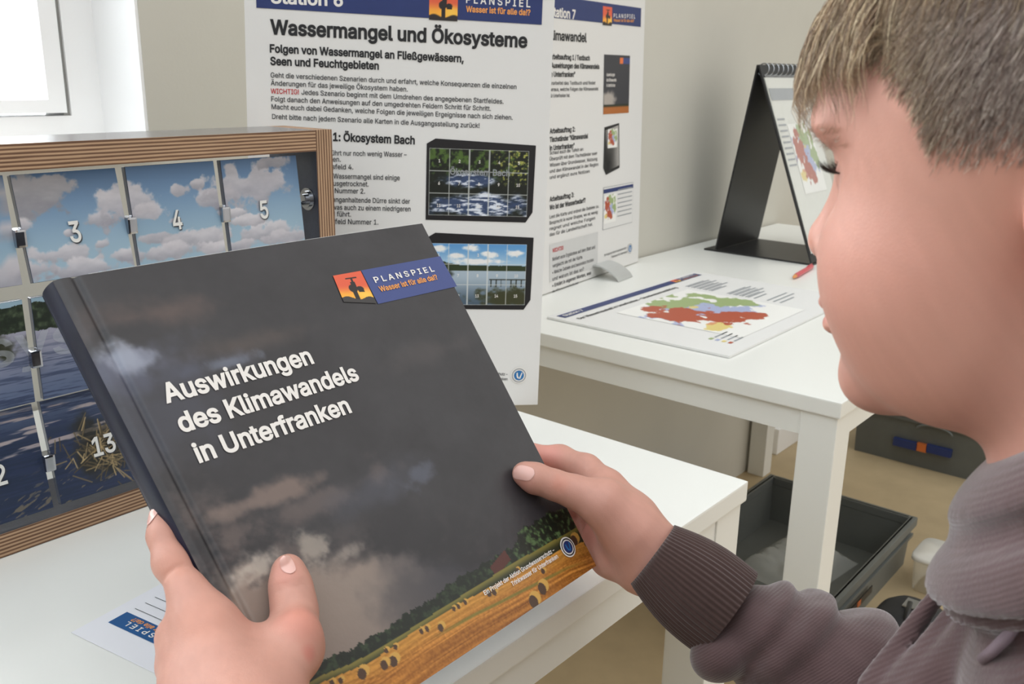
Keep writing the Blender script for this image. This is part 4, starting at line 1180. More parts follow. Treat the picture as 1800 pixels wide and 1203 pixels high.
def mesh_sdf(fn, lo, hi, vox, blk=10, margin=1.5):
    """closed surface of a distance field (surface nets on the blocks that meet the surface)"""
    lo = np.asarray(lo, float); nb = np.ceil((np.asarray(hi)-lo)/(vox*blk)).astype(int); n = nb*blk
    vol = np.empty(n, np.float32)
    cx = [lo[i]+(np.arange(nb[i])+.5)*blk*vox for i in range(3)]
    G = np.stack(np.meshgrid(*cx, indexing='ij'), -1).reshape(-1, 3)
    dc = fn(G); act = np.abs(dc) < blk*vox*.87*margin+.002
    off = np.stack(np.meshgrid(*[np.arange(blk)]*3, indexing='ij'), -1).reshape(-1, 3)
    bi = np.stack(np.unravel_index(np.arange(len(G)), nb), -1)
    big = np.repeat(np.repeat(np.repeat(np.where(dc < 0, -1., 1.).reshape(nb), blk, 0), blk, 1), blk, 2); vol[:] = big
    A = bi[act]
    for s in range(0, len(A), 400):
        idx = (A[s:s+400, None, :]*blk+off[None]).reshape(-1, 3)
        vol[idx[:, 0], idx[:, 1], idx[:, 2]] = fn(lo+idx*vox)
    neg = vol < 0
    c8 = np.zeros(n-1, np.int8)
    for dx in (0, 1):
        for dy in (0, 1):
            for dz in (0, 1):
                c8 += neg[dx:n[0]-1+dx, dy:n[1]-1+dy, dz:n[2]-1+dz]
    cells = np.argwhere((c8 > 0)&(c8 < 8))
    acc = np.zeros((len(cells), 3)); cnt = np.zeros(len(cells))
    cor = [np.array((i, j, k)) for i in (0, 1) for j in (0, 1) for k in (0, 1)]
    for a in range(8):
        for b in range(a+1, 8):
            if np.abs(cor[a]-cor[b]).sum() != 1: continue
            ia = cells+cor[a]; ib = cells+cor[b]
            va = vol[ia[:, 0], ia[:, 1], ia[:, 2]]; vb = vol[ib[:, 0], ib[:, 1], ib[:, 2]]
            x = (va < 0) != (vb < 0); t = np.where(x, va/np.where(x, va-vb, 1), 0)
            acc += np.where(x[:, None], cor[a]+t[:, None]*(cor[b]-cor[a]), 0); cnt += x
    V = lo+(cells+acc/np.maximum(cnt, 1)[:, None])*vox
    ids = np.full(n-1, -1, np.int64); ids[cells[:, 0], cells[:, 1], cells[:, 2]] = np.arange(len(cells))
    F = []
    for ax in range(3):
        u, w = (ax+1) % 3, (ax+2) % 3
        sl0 = [slice(None)]*3; sl1 = [slice(None)]*3; sl0[ax] = slice(0, n[ax]-1); sl1[ax] = slice(1, n[ax])
        ch = np.argwhere(neg[tuple(sl0)] != neg[tuple(sl1)])
        ch = ch[(ch[:, u] > 0)&(ch[:, w] > 0)&(ch[:, u] < n[u]-1)&(ch[:, w] < n[w]-1)]
        eu = np.zeros(3, int); eu[u] = 1; ew = np.zeros(3, int); ew[w] = 1
        g = lambda q: ids[q[:, 0], q[:, 1], q[:, 2]]
        q = np.stack([g(ch-eu-ew), g(ch-ew), g(ch), g(ch-eu)], 1)
        flip = ~neg[ch[:, 0], ch[:, 1], ch[:, 2]]
        q[flip] = q[flip][:, ::-1]; F.append(q[(q >= 0).all(1)])
    return V, np.concatenate(F)

# ---- head (built in its own frame: x right, y forward, z up, centimetres)
HO = np.array([.403, .066, 1.099]); hp_ = math.radians(6)
HA = np.array([[1, 0, 0], [0, math.cos(hp_), -math.sin(hp_)], [0, math.sin(hp_), math.cos(hp_)]])   # rows: right, forward, up
HS = 1.0
def to_head(P): return (P-HO)@HA.T*(100/HS)
def from_head(Q): return HO+(np.asarray(Q)*(HS/100))@HA
NECK0 = to_head(np.array([[.402, .012, .90]]))[0]
def head_sdf(P):
    q = to_head(P); x = q[:, 0]; m = q.copy(); m[:, 0] = -np.abs(x)          # mirrored: the left half twice
    d = sd_ell(q, (0, -.7, 4.4), (7.1, 8.9, 7.7))
    d = smin(d, sd_ell(q, (0, 2.4, 3.6), (6.3, 6.5, 6.0)), 2.0)
    d = smin(d, sd_ell(m, (-1.6, 3.2, -1.6), (4.6, 5.15, 6.4)), 1.6)
    d = smin(d, sd_ell(m, (-1.2, 3.0, -5.0), (4.0, 5.0, 4.2)), 1.5)
    d = smin(d, sd_ell(m, (-3.1, 4.9, -2.6), (2.5, 2.9, 3.0)), 1.6)         # cheek
    d = smin(d, sd_ell(q, (0, 6.6, -7.7), (2.2, 1.9, 1.7)), 1.3)            # chin
    d = smin(d, sd_ell(m, (-2.4, 7.35, 3.1), (2.6, 1.1, 1.0)), 1.2)          # brow
    d = smax(d, -sd_ell(m, (-3.1, 8.9, 1.1), (1.9, 1.9, 1.45)), 1.2)        # eye hollow
    d = smin(d, sd_ell(m, (-3.05, 6.35, 1.10), (1.35, 1.25, 1.2)), .25)     # lidded eye
    n = sd_cone(q, (0, 7.6, 1.7), (0, 9.0, -1.5), .62, .80)
    n = smin(n, sd_ell(q, (0, 9.12, -1.95), (.95, .85, .85)), .6)
    n = smin(n, sd_ell(m, (-1.05, 8.42, -2.3), (.75, .85, .65)), .5)
    d = smin(d, n, .8)
    d = smin(d, sd_ell(q, (0, 7.9, -3.8), (2.3, 1.0, 1.4)), .9)
    d = smin(d, sd_ell(q, (0, 8.55, -4.40), (1.9, .75, .5)), .35)           # lips
    d = smin(d, sd_ell(q, (0, 8.38, -5.40), (1.7, .80, .60)), .40)
    d = smax(d, -sd_ell(q, (0, 9.28, -4.87), (2.1, 1.0, .10)), .25)
    # ear
    ax = frame((0.25, 1, 0.12), (-.15, -.12, 1)); c = np.array([-7.0, -2.05, -.2])
    e = sd_ell(m, c, (1.9, .65, 3.0), ax)
    e = smax(e, -sd_ell(m, c+np.array([-.75, .35, .2]), (1.15, .55, 1.9), ax), .35)
    e = smin(e, sd_ell(m, (-6.75, -1.05, -2.7), (.62, .85, .85)), .5)
    e = smin(e, sd_ell(m, (-6.55, -.35, -.2), (.45, .5, .8)), .4)
    d = smin(d, e, .45)
    nk = sd_cone(q, (0, -2.6, -2.5), NECK0, 4.9, 5.5)
    d = smin(d, nk, 1.6)
    return d*(HS/100)
Vh, Fh = mesh_sdf(head_sdf, (.30, -.06, .93), (.52, .20, 1.245), .0016)

# ---- hands
def pr(px_, d): return px_/FPX*d
def book_depth(u, v): return (PB.hit(u, v)-CAM)@FW
def behind(u, v, r):                               # depth of a finger lying on the back of the book
    d = book_depth(u, v); return d+(BT+pr(r, d)*.9)/abs(ray(u, v)@PB.N)
def PK(u, v, d, r): return K(u, v, d), pr(r, d)
def hand_chain(P, spec, k=None):
    pts = [PK(*s) for s in spec]; return chain(P, [p for p, _ in pts], [r for _, r in pts], k)
def crease(P, c, ax, w, dep, reach):
    s = (P-c)@unit(ax); rad = np.linalg.norm(P-c, axis=1)
    return dep*np.exp(-(s/w)**2)*(1-sst(reach*.55, reach, rad))
LW = np.array([.262, .300, .775])                  # left wrist
def left_hand(P):
    idx = hand_chain(P, [(279, 906, .530, 17), (284, 942, .524, 22.5), (299, 990, .515, 27.5), (330, 1040, .505, 31), (372, 1095, .497, 38)], .006)
    th = hand_chain(P, [(506, 1000, .533, 25), (509, 1022, .531, 30), (514, 1050, .528, 32.5), (519, 1082, .522, 35), (517, 1140, .505, 46), (470, 1230, .470, 58)], .008)
    pal = hand_chain(P, [(345, 1090, .497, 42), (400, 1190, .480, 62), (430, 1300, .455, 66)], .01)
    p2 = hand_chain(P, [(312, 1118, .500, 33), (345, 1215, .478, 52), (400, 1320, .452, 60)], .01)
    p3 = hand_chain(P, [(316, 1172, .497, 36), (350, 1250, .472, 54)], .01)
    web = hand_chain(P, [(380, 1105, .500, 36), (445, 1150, .503, 40), (505, 1150, .506, 42)], .008)
    d = smin(smin(pal, p2, .012), p3, .010)
    d = smin(d, web, .014); d = smin(d, idx, .010); d = smin(d, th, .012)
    # middle, ring and little finger curl behind the book
    for s in ([(306, 1122, .503, 30), (330, 1062, behind(330, 1062, 27), 27), (395, 1010, behind(395, 1010, 25), 25), (450, 985, behind(450, 985, 21), 21)],
              [(308, 1172, .500, 30), (345, 1120, behind(345, 1120, 27), 27), (420, 1078, behind(420, 1078, 24), 24), (478, 1052, behind(478, 1052, 20), 20)],
              [(322, 1222, .494, 28), (372, 1176, behind(372, 1176, 24), 24), (446, 1140, behind(446, 1140, 21), 21), (494, 1120, behind(494, 1120, 18), 18)]):
        d = smin(d, hand_chain(P, s, .005), .006)
    wr = K(425, 1290, .455); d = smin(d, chain(P, [wr, LW, (.238, .265, .757), (.205, .20, .725), (.172, .085, .69)], [.027, .0245, .0245, .027, .032]), .015)
    d = d+crease(P, K(303, 985, .498), K(330, 1040, .505)-K(299, 990, .515), .0012, .0009, .018)+crease(P, K(300, 993, .498), K(330, 1040, .505)-K(299, 990, .515), .0010, .0007, .018)
    d = d+crease(P, K(511, 1022, .515), K(514, 1050, .528)-K(509, 1022, .531), .0009, .0007, .016)+crease(P, K(512, 1031, .515), K(514, 1050, .528)-K(509, 1022, .531), .0008, .0006, .016)
    kn = sd_ell(P, K(525, 1105, .502), (.010, .010, .010)); d = smin(d, kn+.002, .012)
    return d
RW = K(1150, 985, .712)
def right_hand(P):
    th = hand_chain(P, [(921, 833, .702, 21), (940, 841, .703, 25.5), (975, 853, .704, 25), (1010, 865, .705, 28), (1060, 885, .704, 42), (1110, 935, .706, 52)], .006)
    pal = hand_chain(P, [(1062, 862, .730, 34), (1100, 915, .722, 52), (1150, 980, .714, 55)], .01)
    hyp = hand_chain(P, [(1052, 945, .748, 30), (1074, 978, .738, 34), (1120, 1000, .722, 40)], .01)
    idx = hand_chain(P, [(1066, 860, .735, 33), (1030, 826, .752, 26), (985, 806, .770, 22), (930, 800, behind(930, 800, 19), 19), (880, 806, behind(880, 806, 16), 16)], .006)
    d = smin(smin(pal, hyp, .012), th, .012); d = smin(d, idx, .010)
    for s in ([(1064, 885, .752, 28), (1020, 862, .778, 23), (950, 850, behind(950, 850, 19), 19), (895, 850, behind(895, 850, 16), 16)],
              [(1060, 915, .757, 27), (1022, 900, .782, 22), (955, 890, behind(955, 890, 18), 18), (905, 890, behind(905, 890, 15), 15)],
              [(1054, 945, .757, 24), (1024, 936, .778, 19), (970, 930, behind(970, 930, 16), 16), (925, 928, behind(925, 928, 13), 13)]):
        d = smin(d, hand_chain(P, s, .005), .006)
    d = smin(d, chain(P, [RW, K(1288, 1088, .690), K(1448, 1195, .676), (.588, .13, .702)], [.0235, .024, .028, .033]), .016)
    d = d+crease(P, K(984, 842, .692), K(1010, 865, .705)-K(960, 848, .703), .0009, .0007, .014)+crease(P, K(990, 846, .692), K(1010, 865, .705)-K(960, 848, .703), .0008, .0005, .014)
    return d
Vl, Fl = mesh_sdf(left_hand, (.155, .06, .655), (.33, .50, .965), .0014)
Vr, Fr = mesh_sdf(right_hand, (.46, .10, .66), (.65, .50, .89), .0014)
def core(P):                                       # trunk and upper arms, under the clothes
    d = sd_cone(P, (.355, -.01, .55), (.36, -.018, .82), .075, .05); d = smin(d, sd_cone(P, (.449, -.01, .55), (.444, -.018, .82), .075, .05), .05)
    d = smin(d, sd_cone(P, (.402, .005, .95), (.402, -.015, .85), .042, .045), .03)
    d = smin(d, chain(P, [(.31, -.01, .87), (.238, -.008, .855), (.178, .085, .69)], [.05, .042, .034]), .03)
    return smin(d, chain(P, [(.494, -.01, .87), (.565, -.008, .855), (.584, .135, .70)], [.05, .042, .034]), .03)
Vc, Fc = mesh_sdf(core, (.12, -.11, .44), (.66, .15, 1.02), .006)

Vb = np.concatenate([Vh, Vl, Vr, Vc]); k1, k2, k3 = len(Vh), len(Vh)+len(Vl), len(Vh)+len(Vl)+len(Vr)
Fb = np.concatenate([Fh, Fl+k1, Fr+k2, Fc+k3])
# skin colour: own tint of lips, cheeks, knuckles, finger tips, brow hair
SKIN = np.array([198, 147, 131.]); cB = np.zeros((len(Vb), 3))+SKIN
qh = to_head(Vb); fine = fbm(Vb[:, 0]*260+Vb[:, 2]*130, Vb[:, 1]*260-Vb[:, 2]*170, 4); wide = fbm(Vb[:, 0]*40+Vb[:, 2]*30, Vb[:, 1]*40-Vb[:, 2]*50, 3)
cB = cB*(1+.05*(fine-.5)+.03*(wide-.5))[:, None]
def tint(c, r, col, k):
    global cB
    d = np.linalg.norm((Vb-np.asarray(c))/np.asarray(r), axis=1); cB = over(cB, col, (1-sst(.2, 1, d))*k)
isH = np.zeros(len(Vb), bool); isH[:k1] = True
def tint_h(c, r, col, k):
    global cB
    q = qh.copy(); q[:, 0] = -np.abs(q[:, 0]); d = np.linalg.norm((q-np.asarray(c))/np.asarray(r), axis=1); cB = over(cB, col, (1-sst(.3, 1, d))*k*isH)
tint_h((-4.5, 5.2, -2.0), (4, 4, 3.4), (214, 148, 132), .25)
tint_h((0, 9.0, -4.8), (2.2, 1.6, .95), (196, 108, 106), .8)
tint_h((0, 10.0, -2.0), (1.6, 1.2, 1.2), (226, 160, 142), .4)
tint_h((-6.9, -.8, -1.6), (1.5, 2.4, 3.4), (230, 150, 136), .6)
tint_h((-3.0, 7.9, 3.0), (2.4, 1.5, .55), (190, 146, 122), .15)
tint(K(300, 990, .50), (.014,)*3, (206, 142, 120), .4); tint(K(525, 1100, .50), (.017,)*3, (212, 130, 112), .55); tint(K(540, 1150, .49), (.007,)*3, (196, 112, 100), .5)
tint(K(350, 1090, .48), (.02,)*3, (212, 150, 128), .4); tint(K(985, 850, .69), (.012,)*3, (212, 140, 120), .4); tint(K(1040, 940, .74), (.02,)*3, (222, 146, 132), .5); tint(K(500, 1000, .52), (.014,)*3, (226, 150, 136), .4)
tint(K(925, 845, .70), (.014,)*3, (226, 150, 134), .4); tint(K(960, 800, .76), (.02,)*3, (228, 150, 140), .5)
M_skin = mat('skin', (222, 172, 148), 0.48, attr='Col', sss=0.12, bump=.10, bscale=900, spec=.4)
person = part('person', Vb, Fb, M_skin, None, True, origin=(.402, .0, .45), colors=s2l(np.clip(cB, 0, 255)))
sm = person.modifiers.new('smooth', 'SMOOTH'); sm.factor = .5; sm.iterations = 2
tag(person, 'child in brown hoodie at the right edge, looking down while holding the dark book', 'person')
# finger nails
def nail(u, v, d, axis_px, wid_px, len_px, tilt):
    """nail plate: centre pixel and depth, direction of the finger in the picture, width and length"""
    c = K(u, v, d); a = unit(K(u+axis_px[0], v+axis_px[1], d)-c); n = -unit(ray(u, v)); n = unit(n-(n@a)*a); s_ = np.cross(a, n)
    n = unit(n+s_*tilt); s_ = np.cross(a, n)
    w, l = pr(wid_px, d)/2, pr(len_px, d)/2; V = []; F = []; N_ = 13
    for j in range(N_):
        for i2 in range(N_):
            x, y = -1+2*i2/(N_-1), -1+2*j/(N_-1)
            r_ = (1-abs(y)**3.2*.97)**(1/2.4)
            V.append(c+s_*(x*w*r_)+a*(y*l)+n*(-w*.42*x*x-.0006*y*y+.0003))
    V = np.array(V); fn = left_hand if u < 700 else right_hand
    for _ in range(12): V = V-n*np.clip(fn(V)-.00045, -.0006, .0006)[:, None]
    for j in range(N_-1):
        for i2 in range(N_-1): k = j*N_+i2; F.append((k, k+1, k+N_+1, k+N_))
    return part('fingernail', V, F, mat('fingernail_plate', (226, 178, 166), .28, sss=.1, noise=.02, coat=.3), person, True)
nail(515, 994, .5190, (-4, -26), 23, 30, .45)
nail(922, 829, .6905, (-30, -10), 25, 36, .35)
nail(272, 908, .5265, (6, -26), 17, 26, -.9)

# ---- hoodie
def torus_roll(P, c, R, r, slope, sy=1.0, grow_=0.0):
    """soft roll of cloth around the neck, rising towards the back"""
    q = P-np.asarray(c); z = q[:, 2]+slope*(q[:, 1]); rad = np.sqrt(q[:, 0]**2+(q[:, 1]/sy)**2)
    cs = 1/math.sqrt(1+slope*slope)
    return np.sqrt((rad-R)**2+(z*cs)**2)-(r+grow_*np.clip(-q[:, 0]/.075, 0, 1))
def axis_disc(P, c, ax, rl, rr, up=(0, 0, 1)): return sd_ell(P, c, (rl, rr, rr), frame(ax, up))
SL = [(1288, 1088, .690, 70), (1330, 1112, .688, 100), (1385, 1146, .684, 122), (1448, 1190, .676, 132), (1512, 1240, .664, 132)]
SLP = [PK(*q) for q in SL]
def wrinkle(P, s, a):
    return a*(fbm(P[:, 0]*s+P[:, 2]*s*.6, P[:, 1]*s-P[:, 2]*s*.7, 3)-.5)
def hoodie_sdf(P):
    # trunk
    d = sd_cone(P, (.335, -.004, .52), (.350, -.006, .830), .108, .076); d = smin(d, sd_cone(P, (.469, -.004, .52), (.455, -.006, .830), .108, .076), .07)
    d = smin(d, chain(P, [(.402, .000, .915), (.315, -.008, .885), (.240, -.012, .858)], [.060, .058, .056]), .045)
    d = smin(d, chain(P, [(.402, .000, .915), (.489, -.008, .885), (.564, -.012, .858)], [.060, .058, .056]), .045)
    # left sleeve
    ls = chain(P, [(.235, -.006, .855), (.172, .085, .69), (.205, .20, .725), (.238, .265, .757)], [.058, .050, .043, .036], .02)
    d = smin(d, ls, .02)
    # right upper arm and elbow, then the bunched forearm
    rs = chain(P, [(.567, -.006, .855), (.592, .125, .700)], [.056, .054])
    d = smin(d, rs, .02)
    f = chain(P, [SLP[3][0], SLP[4][0], (.590, .13, .704)], [SLP[3][1]*.86, SLP[4][1]*.9, .054], .02)
    ax = SLP[2][0]-SLP[0][0]
    f = smin(f, chain(P, [p for p, _ in SLP], [r*.80 for _, r in SLP]), .006)
    up = -DN
    def fold(u, v, dp, rl, rr, tilt=0.0):
        a = unit(K(u+60, v+50+tilt, dp-.004)-K(u, v, dp)); return axis_disc(P, K(u, v, dp), a, pr(rl, dp), pr(rr, dp), up)
    f = smin(f, fold(1327, 1098, .690, 30, 92, 8), .0035)
    f = smin(f, fold(1380, 1122, .686, 38, 112, 18), .0035)
    f = smin(f, fold(1462, 1170, .676, 62, 132, 26), .0045)
    f = smin(f, fold(1268, 1150, .676, 42, 56, 40), .004)
    f = smin(f, fold(1556, 1250, .660, 60, 150, 30), .006)
    d = smin(d, f, .008)
    d = d+wrinkle(P, 16, .010)
    # front folds running down from the collar towards the sleeve
    for (u0, v0, d0), (u1, v1, d1), r, k in (((1655, 1035, .415), (1530, 1210, .42), 26, .006), ((1690, 1052, .40), (1548, 1240, .41), 22, .006), ((1725, 1085, .385), (1620, 1225, .395), 36, .012)):
        d = smin(d, sd_cone(P, K(u0, v0, d0+.012), K(u1, v1, d1+.012), pr(r*.6, d0), pr(r, d1)), k)
    # collar of the hood: two rolls and the heap at the back
    c1 = torus_roll(P, (.402, .005, 1.0455), .0665, .0122, 1.0, 1.06, .003)
    c2 = torus_roll(P, (.402, .005, 1.006), .0700, .0112, .80, 1.06, .007)
    hb = sd_ell(P, (.402, -.092, .995), (.082, .034, .095))
    d = smin(d, hb, .02); d = smin(d, c2, .0025); d = smin(d, c1, .0015)
    d = smax(d, -torus_roll(P, (.402, .005, 1.034), .0815, .0042, .90, 1.06, .001), .004)
    d = smax(d, -torus_roll(P, (.402, .005, .984), .0800, .0035, .62, 1.06, .001), .006)
    fl_ = sd_cone(P, (.402, -.012, .92), (.402, -.030, 1.06), .068, .060); fl_ = smax(fl_, (P[:, 2]-(1.000-.80*(P[:, 1]-.005)))*.78, .004)
    d = smin(d, fl_, .012)
    # hem of the drawstring channel under the lower roll
    d = smin(d, sd_cone(P, K(1716, 1078, .372), K(1790, 1108, .345), .0055, .0065), .002)
    # neck opening
    d = smax(d, -sd_cone(P, (.402, .000, .93), (.402, .010, 1.12), .0440, .056), .006)
    return d
Vo, Fo = mesh_sdf(hoodie_sdf, (.10, -.16, .47), (.70, .31, 1.18), .0026, blk=8, margin=2.0)
def cloth_material(name, col, ribs=None, scale=900):
    m = mat(name, col, .85, noise=.10, nscale=60, sheen=.5, spec=.2)
    nt = m.node_tree; b = nt.nodes['Principled BSDF']
    t = nt.nodes.new('ShaderNodeTexCoord'); wv = nt.nodes.new('ShaderNodeTexWave'); wv.bands_direction = 'Z'
    mp = nt.nodes.new('ShaderNodeMapping'); mp.inputs['Rotation'].default_value = (.785, 0, 0)
    nt.links.new(t.outputs['Object'], mp.inputs[0]); nt.links.new(mp.outputs[0], wv.inputs['Vector'])
    wv.inputs['Scale'].default_value = scale/5.0; wv.inputs['Distortion'].default_value = 1.0; wv.inputs['Detail'].default_value = 1.0
    nz = nt.nodes.new('ShaderNodeTexNoise'); nz.inputs['Scale'].default_value = 700
    nt.links.new(t.outputs['Object'], nz.inputs['Vector'])
    ad = nt.nodes.new('ShaderNodeMath'); ad.operation = 'ADD'; nt.links.new(wv.outputs['Fac'], ad.inputs[0]); nt.links.new(nz.outputs['Fac'], ad.inputs[1])
    bp_ = nt.nodes.new('ShaderNodeBump'); bp_.inputs['Strength'].default_value = .30; bp_.inputs['Distance'].default_value = .0006
    nt.links.new(ad.outputs[0], bp_.inputs['Height']); nt.links.new(bp_.outputs[0], b.inputs['Normal'])
    return m
M_hood = cloth_material('brown_sweatshirt_fabric', (86, 66, 66))
hood = part('hoodie', Vo, Fo, M_hood, person, True)
sm = hood.modifiers.new('smooth', 'SMOOTH'); sm.factor = .5; sm.iterations = 3
# ribbed cuffs: lofted tubes with real ribs
M_cuff = mat('brown_ribbed_knit', (70, 52, 48), .88, noise=.08, nscale=300, sheen=.4, spec=.2)
def cuff(rings, name, ribs=58):
    """rings: centre, half-axes along two directions, both vectors"""
    n = ribs*6; V = []; F = []; m = len(rings)
    for j, (c, A, B) in enumerate(rings):
        for k in range(n):
            t = 2*math.pi*k/n; e = 1+.016*math.sin(t*ribs); V.append(c+A*(math.cos(t)*e)+B*(math.sin(t)*e))
    for j in range(m-1):
        for k in range(n): k2 = (k+1) % n; F.append((j*n+k, j*n+k2, (j+1)*n+k2, (j+1)*n+k))
    return part(name, V, F, M_cuff, hood, True)
def cuff_rings(c0, c1, r0, r1, ell, n=16, bulge=.004):
    ax = unit(c1-c0); a = -DN-(-DN@ax)*ax; a = unit(a); b = np.cross(ax, a); out = []
    out.append((c0+ax*.014, a*r0*.90, b*r0*ell*.90)); out.append((c0+ax*.001, a*r0*.93, b*r0*ell*.93))
    for t in np.linspace(0, 1, n):
        r = r0+(r1-r0)*t+bulge*math.sin(math.pi*t)
        out.append((c0+(c1-c0)*t, a*r, b*r*ell))
    return out
ca, cb_ = K(1147, 975, .704), K(1278, 1078, .690)
cuff(cuff_rings(ca, cb_, pr(64, .704), pr(88, .69), .95), 'cuff')
la, lb = np.array([.250, .292, .772]), np.array([.225, .232, .742])
cuff(cuff_rings(la, lb, .031, .036, 1.0), 'cuff')
# drawstring and its knot hanging from the collar
M_cord = mat('grey_drawstring', (128, 112, 120), .8, noise=.05, bump=.3, bscale=900)
pts = [K(1800, 1078, .338), K(1786, 1098, .336), K(1770, 1120, .338), K(1748, 1142, .346), K(1728, 1160, .356)]
MB().tube(pts, .0022, 12).build('drawstring', M_cord, hood, True)
# ---- trousers and shoes (below the picture)
def trousers_sdf(P):
    d = sd_ell(P, (.402, .0, .55), (.145, .105, .13))
    for sx in (-1, 1):
        d = smin(d, chain(P, [(.402+sx*.075, .0, .52), (.402+sx*.085, .02, .29), (.402+sx*.088, .0, .06)], [.082, .060, .050]), .03)
    return d
Vt, Ft = mesh_sdf(trousers_sdf, (.20, -.14, .0), (.61, .14, .70), .007)
part('trousers', Vt, Ft, mat('dark_trouser_cloth', (52, 56, 70), .8, noise=.08, nscale=80, bump=.2, bscale=500), person, True)
M_shoe = mat('dark_shoe', (46, 44, 46), .6, noise=.05)
for sx in (-1, 1):
    def shoe_sdf(P, sx=sx):
        x = .402+sx*.088; d = smin(sd_cone(P, (x, -.045, .038), (x, .10, .030), .042, .034), sd_cone(P, (x, -.03, .05), (x, -.025, .085), .044, .045), .02)
        return smax(d, .001-P[:, 2], .004)
    Vs, Fs = mesh_sdf(shoe_sdf, (.402+sx*.088-.07, -.11, -.01), (.402+sx*.088+.07, .16, .16), .006)
    part('shoe', Vs, Fs, M_shoe, person, True)

# ---- hair: short faded sides, longer top combed forward, lashes
def head_normals(q, e=.0015):
    P = from_head(q); g = np.stack([head_sdf(P+np.eye(3)[i]*e)-head_sdf(P-np.eye(3)[i]*e) for i in range(3)], 1)
    return g/np.linalg.norm(g, axis=1)[:, None]
tri = np.concatenate([Fh[:, [0, 1, 2]], Fh[:, [0, 2, 3]]])
def sample_scalp(n, keep):
    A, B, C_ = Vh[tri[:, 0]], Vh[tri[:, 1]], Vh[tri[:, 2]]
    cen = to_head((A+B+C_)/3); ok = keep(cen); t = tri[ok]; A, B, C_ = A[ok], B[ok], C_[ok]
    ar = np.linalg.norm(np.cross(B-A, C_-A), axis=1); k = rng.choice(len(t), n, p=ar/ar.sum())
    u = rng.random(n); v = rng.random(n); sw = u+v > 1; u[sw] = 1-u[sw]; v[sw] = 1-v[sw]
    return A[k]+(B[k]-A[k])*u[:, None]+(C_[k]-A[k])*v[:, None]
def strands(paths, r0, r1):
    """paths (n, m, 3) world -> three-sided tapering tubes"""
    n, m, _ = paths.shape; T = np.gradient(paths, axis=1); T /= np.linalg.norm(T, axis=2, keepdims=True)+1e-9
    ref = rng.normal(size=(n, 1, 3)); N = np.cross(T, ref); N /= np.linalg.norm(N, axis=2, keepdims=True)+1e-9; Bn = np.cross(T, N)
    rad = (r0+(r1-r0)*np.linspace(0, 1, m)**1.5)[None, :, None]
    V = np.stack([paths+rad*(math.cos(a)*N+math.sin(a)*Bn) for a in (0, 2.094, 4.189)], 2).reshape(-1, 3)
    base = (np.arange(n)*m*3)[:, None, None]; j = (np.arange(m-1)*3)[None, :, None]; k = np.array([0, 1, 2])[None, None]; k2 = np.array([1, 2, 0])[None, None]
    F = np.stack([base+j+k, base+j+k2, base+j+3+k2, base+j+3+k], -1).reshape(-1, 4)
    return V, F
def side_line(y):                                   # lower edge of the hair on the side of the head
    return np.interp(y, [-9, -4, -3, .25, 1.9, 3.0, 3.4, 3.9, 4.5, 5.5, 6.5, 7.5, 9.5], [-3.5, -2.5, 1.5, 1.8, 1.65, 1.75, 2.75, 3.75, 4.4, 5.2, 5.7, 6.0, 6.4])
HV, HF, HC = [], [], []; hk = 0
def add_hair(paths, r0, r1, cols):
    global hk
    V, F = strands(paths, r0, r1); m3 = paths.shape[1]*3
    HV.append(V); HF.append(F+hk); HC.append(np.repeat(cols, m3, 0)); hk += len(V)
def hair_cols(n, a=(118, 102, 96), b=(172, 152, 140), c=(224, 210, 196)):
    t = rng.random(n)[:, None]; col = np.array(a)*(1-t)+np.array(b)*t; w = (rng.random(n) < .18)[:, None]; return s2l(np.where(w, np.array(c, float), col))
# faded sides
skp = lambda q: (q[:, 2] > side_line(q[:, 1])-.3)&(q[:, 2] < 9.5)&(q[:, 1] < 6.6)&(np.abs(q[:, 0]) < 7.35)
R_ = np.concatenate([sample_scalp(28000, lambda q: (q[:, 0] < 0)&(q[:, 1] > -5)&skp(q)), sample_scalp(16000, lambda q: ((q[:, 0] >= 0)|(q[:, 1] <= -5))&skp(q))])
q = to_head(R_); edge = q[:, 2]-side_line(q[:, 1])+rng.normal(0, .35, len(q)); R_ = R_[edge > 0]; q = q[edge > 0]; edge = edge[edge > 0]
R_ = R_[rng.random(len(R_)) < np.clip(.35+edge/2.2, 0, 1)]; q = to_head(R_); edge = np.maximum(q[:, 2]-side_line(q[:, 1]), 0); N_ = head_normals(q)
ln = (.0026+.0022*np.clip(edge, 0, 5))*(.7+.6*rng.random(len(q)))
dirn = np.zeros((len(q), 3))+np.array([0, .30, -1.0]); dirn += rng.normal(0, .16, dirn.shape); dirn -= (dirn*N_).sum(1)[:, None]*N_; dirn /= np.linalg.norm(dirn, axis=1)[:, None]
t = np.linspace(0, 1, 4)[None, :, None]
paths = R_[:, None]+ln[:, None, None]*(dirn[:, None]*t*(.75+.25*t)+N_[:, None]*(.42*t-.10*t*t))
wm = sst(.5, 4.5, q[:, 1])[:, None]; add_hair(paths, .00012, .00004, hair_cols(len(q))*(1-wm)+hair_cols(len(q), (112, 92, 76), (172, 146, 118), (222, 202, 168))*wm)
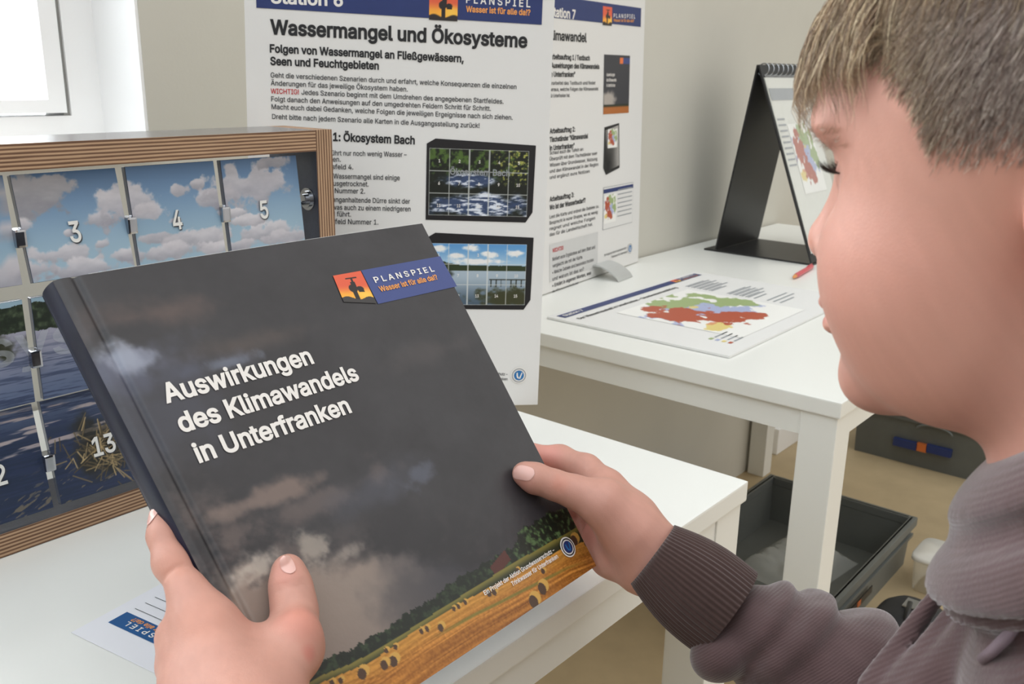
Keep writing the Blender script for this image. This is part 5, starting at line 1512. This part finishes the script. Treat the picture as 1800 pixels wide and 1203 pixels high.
# longer hair on top, combed forward and falling over the forehead
R_ = sample_scalp(24000, lambda q: ((q[:, 2] > 8.2)|((q[:, 2] > 5.6)&(q[:, 1] > 4.6)))&(q[:, 1] > -9.5)&(q[:, 2] > side_line(q[:, 1])-.1))
q = to_head(R_); N_ = head_normals(q); n = len(q)
side = np.clip(-q[:, 0]/6., -1, 1)
ln = np.clip(.046+.014*rng.normal(size=n), .02, .075)*np.interp(q[:, 1], [2, 4.5, 7], [1., .62, .66])*(1-.25*np.abs(side))
M_ = 9; P = R_.copy(); paths = [P.copy()]; vel = np.stack([-.25*side+rng.normal(0, .10, n), np.interp(q[:, 1], [2, 7.5], [1.0, .25]), np.interp(q[:, 1], [2, 7.5], [-.15, -.75])], 1)+N_*np.interp(q[:, 1], [2, 7.5], [.5, .62])[:, None]
vel[:, 0] -= .22*np.clip(side, 0, 1)
lift = .0035+.0045*sst(4.5, 7.0, q[:, 1]); clump = vnoise(q[:, 0]*2.2+40, q[:, 1]*1.3+40)-.5; clump2 = vnoise(q[:, 0]*5+11, q[:, 1]*2.4+70)-.5
for st in range(M_-1):
    vel /= np.linalg.norm(vel, axis=1)[:, None]; P = P+vel*(ln/(M_-1))[:, None]; 
    dd = head_sdf(P); g = head_normals(to_head(P)); lim = .0022+.004*(clump+.5)+.001*rng.random(n)+.003*sst(4.5, 7, q[:, 1])*math.sin(math.pi*min((st+1)/7., 1))
    push = np.maximum(lim-dd, 0); P = P+g*push[:, None]; P = P-g*(np.maximum(dd-(.0035+lift*math.sin(math.pi*min((st+1)/7., 1))), 0)*.9)[:, None]; paths.append(P.copy())
    vel = vel+np.stack([.16*clump2-.05*side, .12*clump, np.full(n, -.42)], 1)-g*np.clip((dd-.003)/.008, 0, 1.5)[:, None]*(.25+.12*st); vn_ = (vel*g).sum(1); vel -= g*np.minimum(vn_, 0)[:, None]*.9
    vel += rng.normal(0, .03, vel.shape)
add_hair(np.stack(paths, 1), .00013, .00004, hair_cols(n, (116, 94, 76), (182, 154, 122), (228, 208, 172)))
# brow and lashes
R_ = sample_scalp(220, lambda q: (np.abs(q[:, 0]+3.0) < 2.2)&(np.abs(q[:, 2]-3.1-.1*q[:, 0]) < .45)&(q[:, 1] > 5))
q = to_head(R_); N_ = head_normals(q); dirn = np.stack([np.full(len(q), -1.), np.full(len(q), -.3), rng.normal(.1, .2, len(q))], 1); dirn -= (dirn*N_).sum(1)[:, None]*N_
add_hair(R_[:, None]+.006*(dirn[:, None]*t+N_[:, None]*.25*t), .00008, .00003, hair_cols(len(q), (150, 118, 92), (186, 150, 120)))
n = 170; th = rng.random(n); lo_ = rng.random(n) < .0
ex = -3.05-1.25*np.cos(np.pi*th); base = from_head(np.stack([ex, 6.85+.42*np.sin(np.pi*th), np.where(lo_, .95, 1.25)], 1))
dl = np.stack([.35*(ex+3.05)-.25, np.full(n, .9), np.where(lo_, -.35, -.10)+rng.normal(0, .1, n)], 1); t6 = np.linspace(0, 1, 6)[None, :, None]
ll = np.where(lo_, .004, .0075)*(.8+.4*rng.random(n))
add_hair(base[:, None]+ll[:, None, None]*(dl[:, None]*t6+np.array([0, 0, .45])*t6*t6*np.where(lo_, -.6, 1)[:, None, None]), .00011, .00004, np.zeros((n, 3))+s2l((46, 38, 36)))
M_hair = mat('dark_blond_hair', (130, 104, 82), .42, attr='Col', spec=.5, noise=.04, nscale=300)
part('hair', np.concatenate(HV), np.concatenate(HF), M_hair, person, True, colors=np.concatenate(HC))
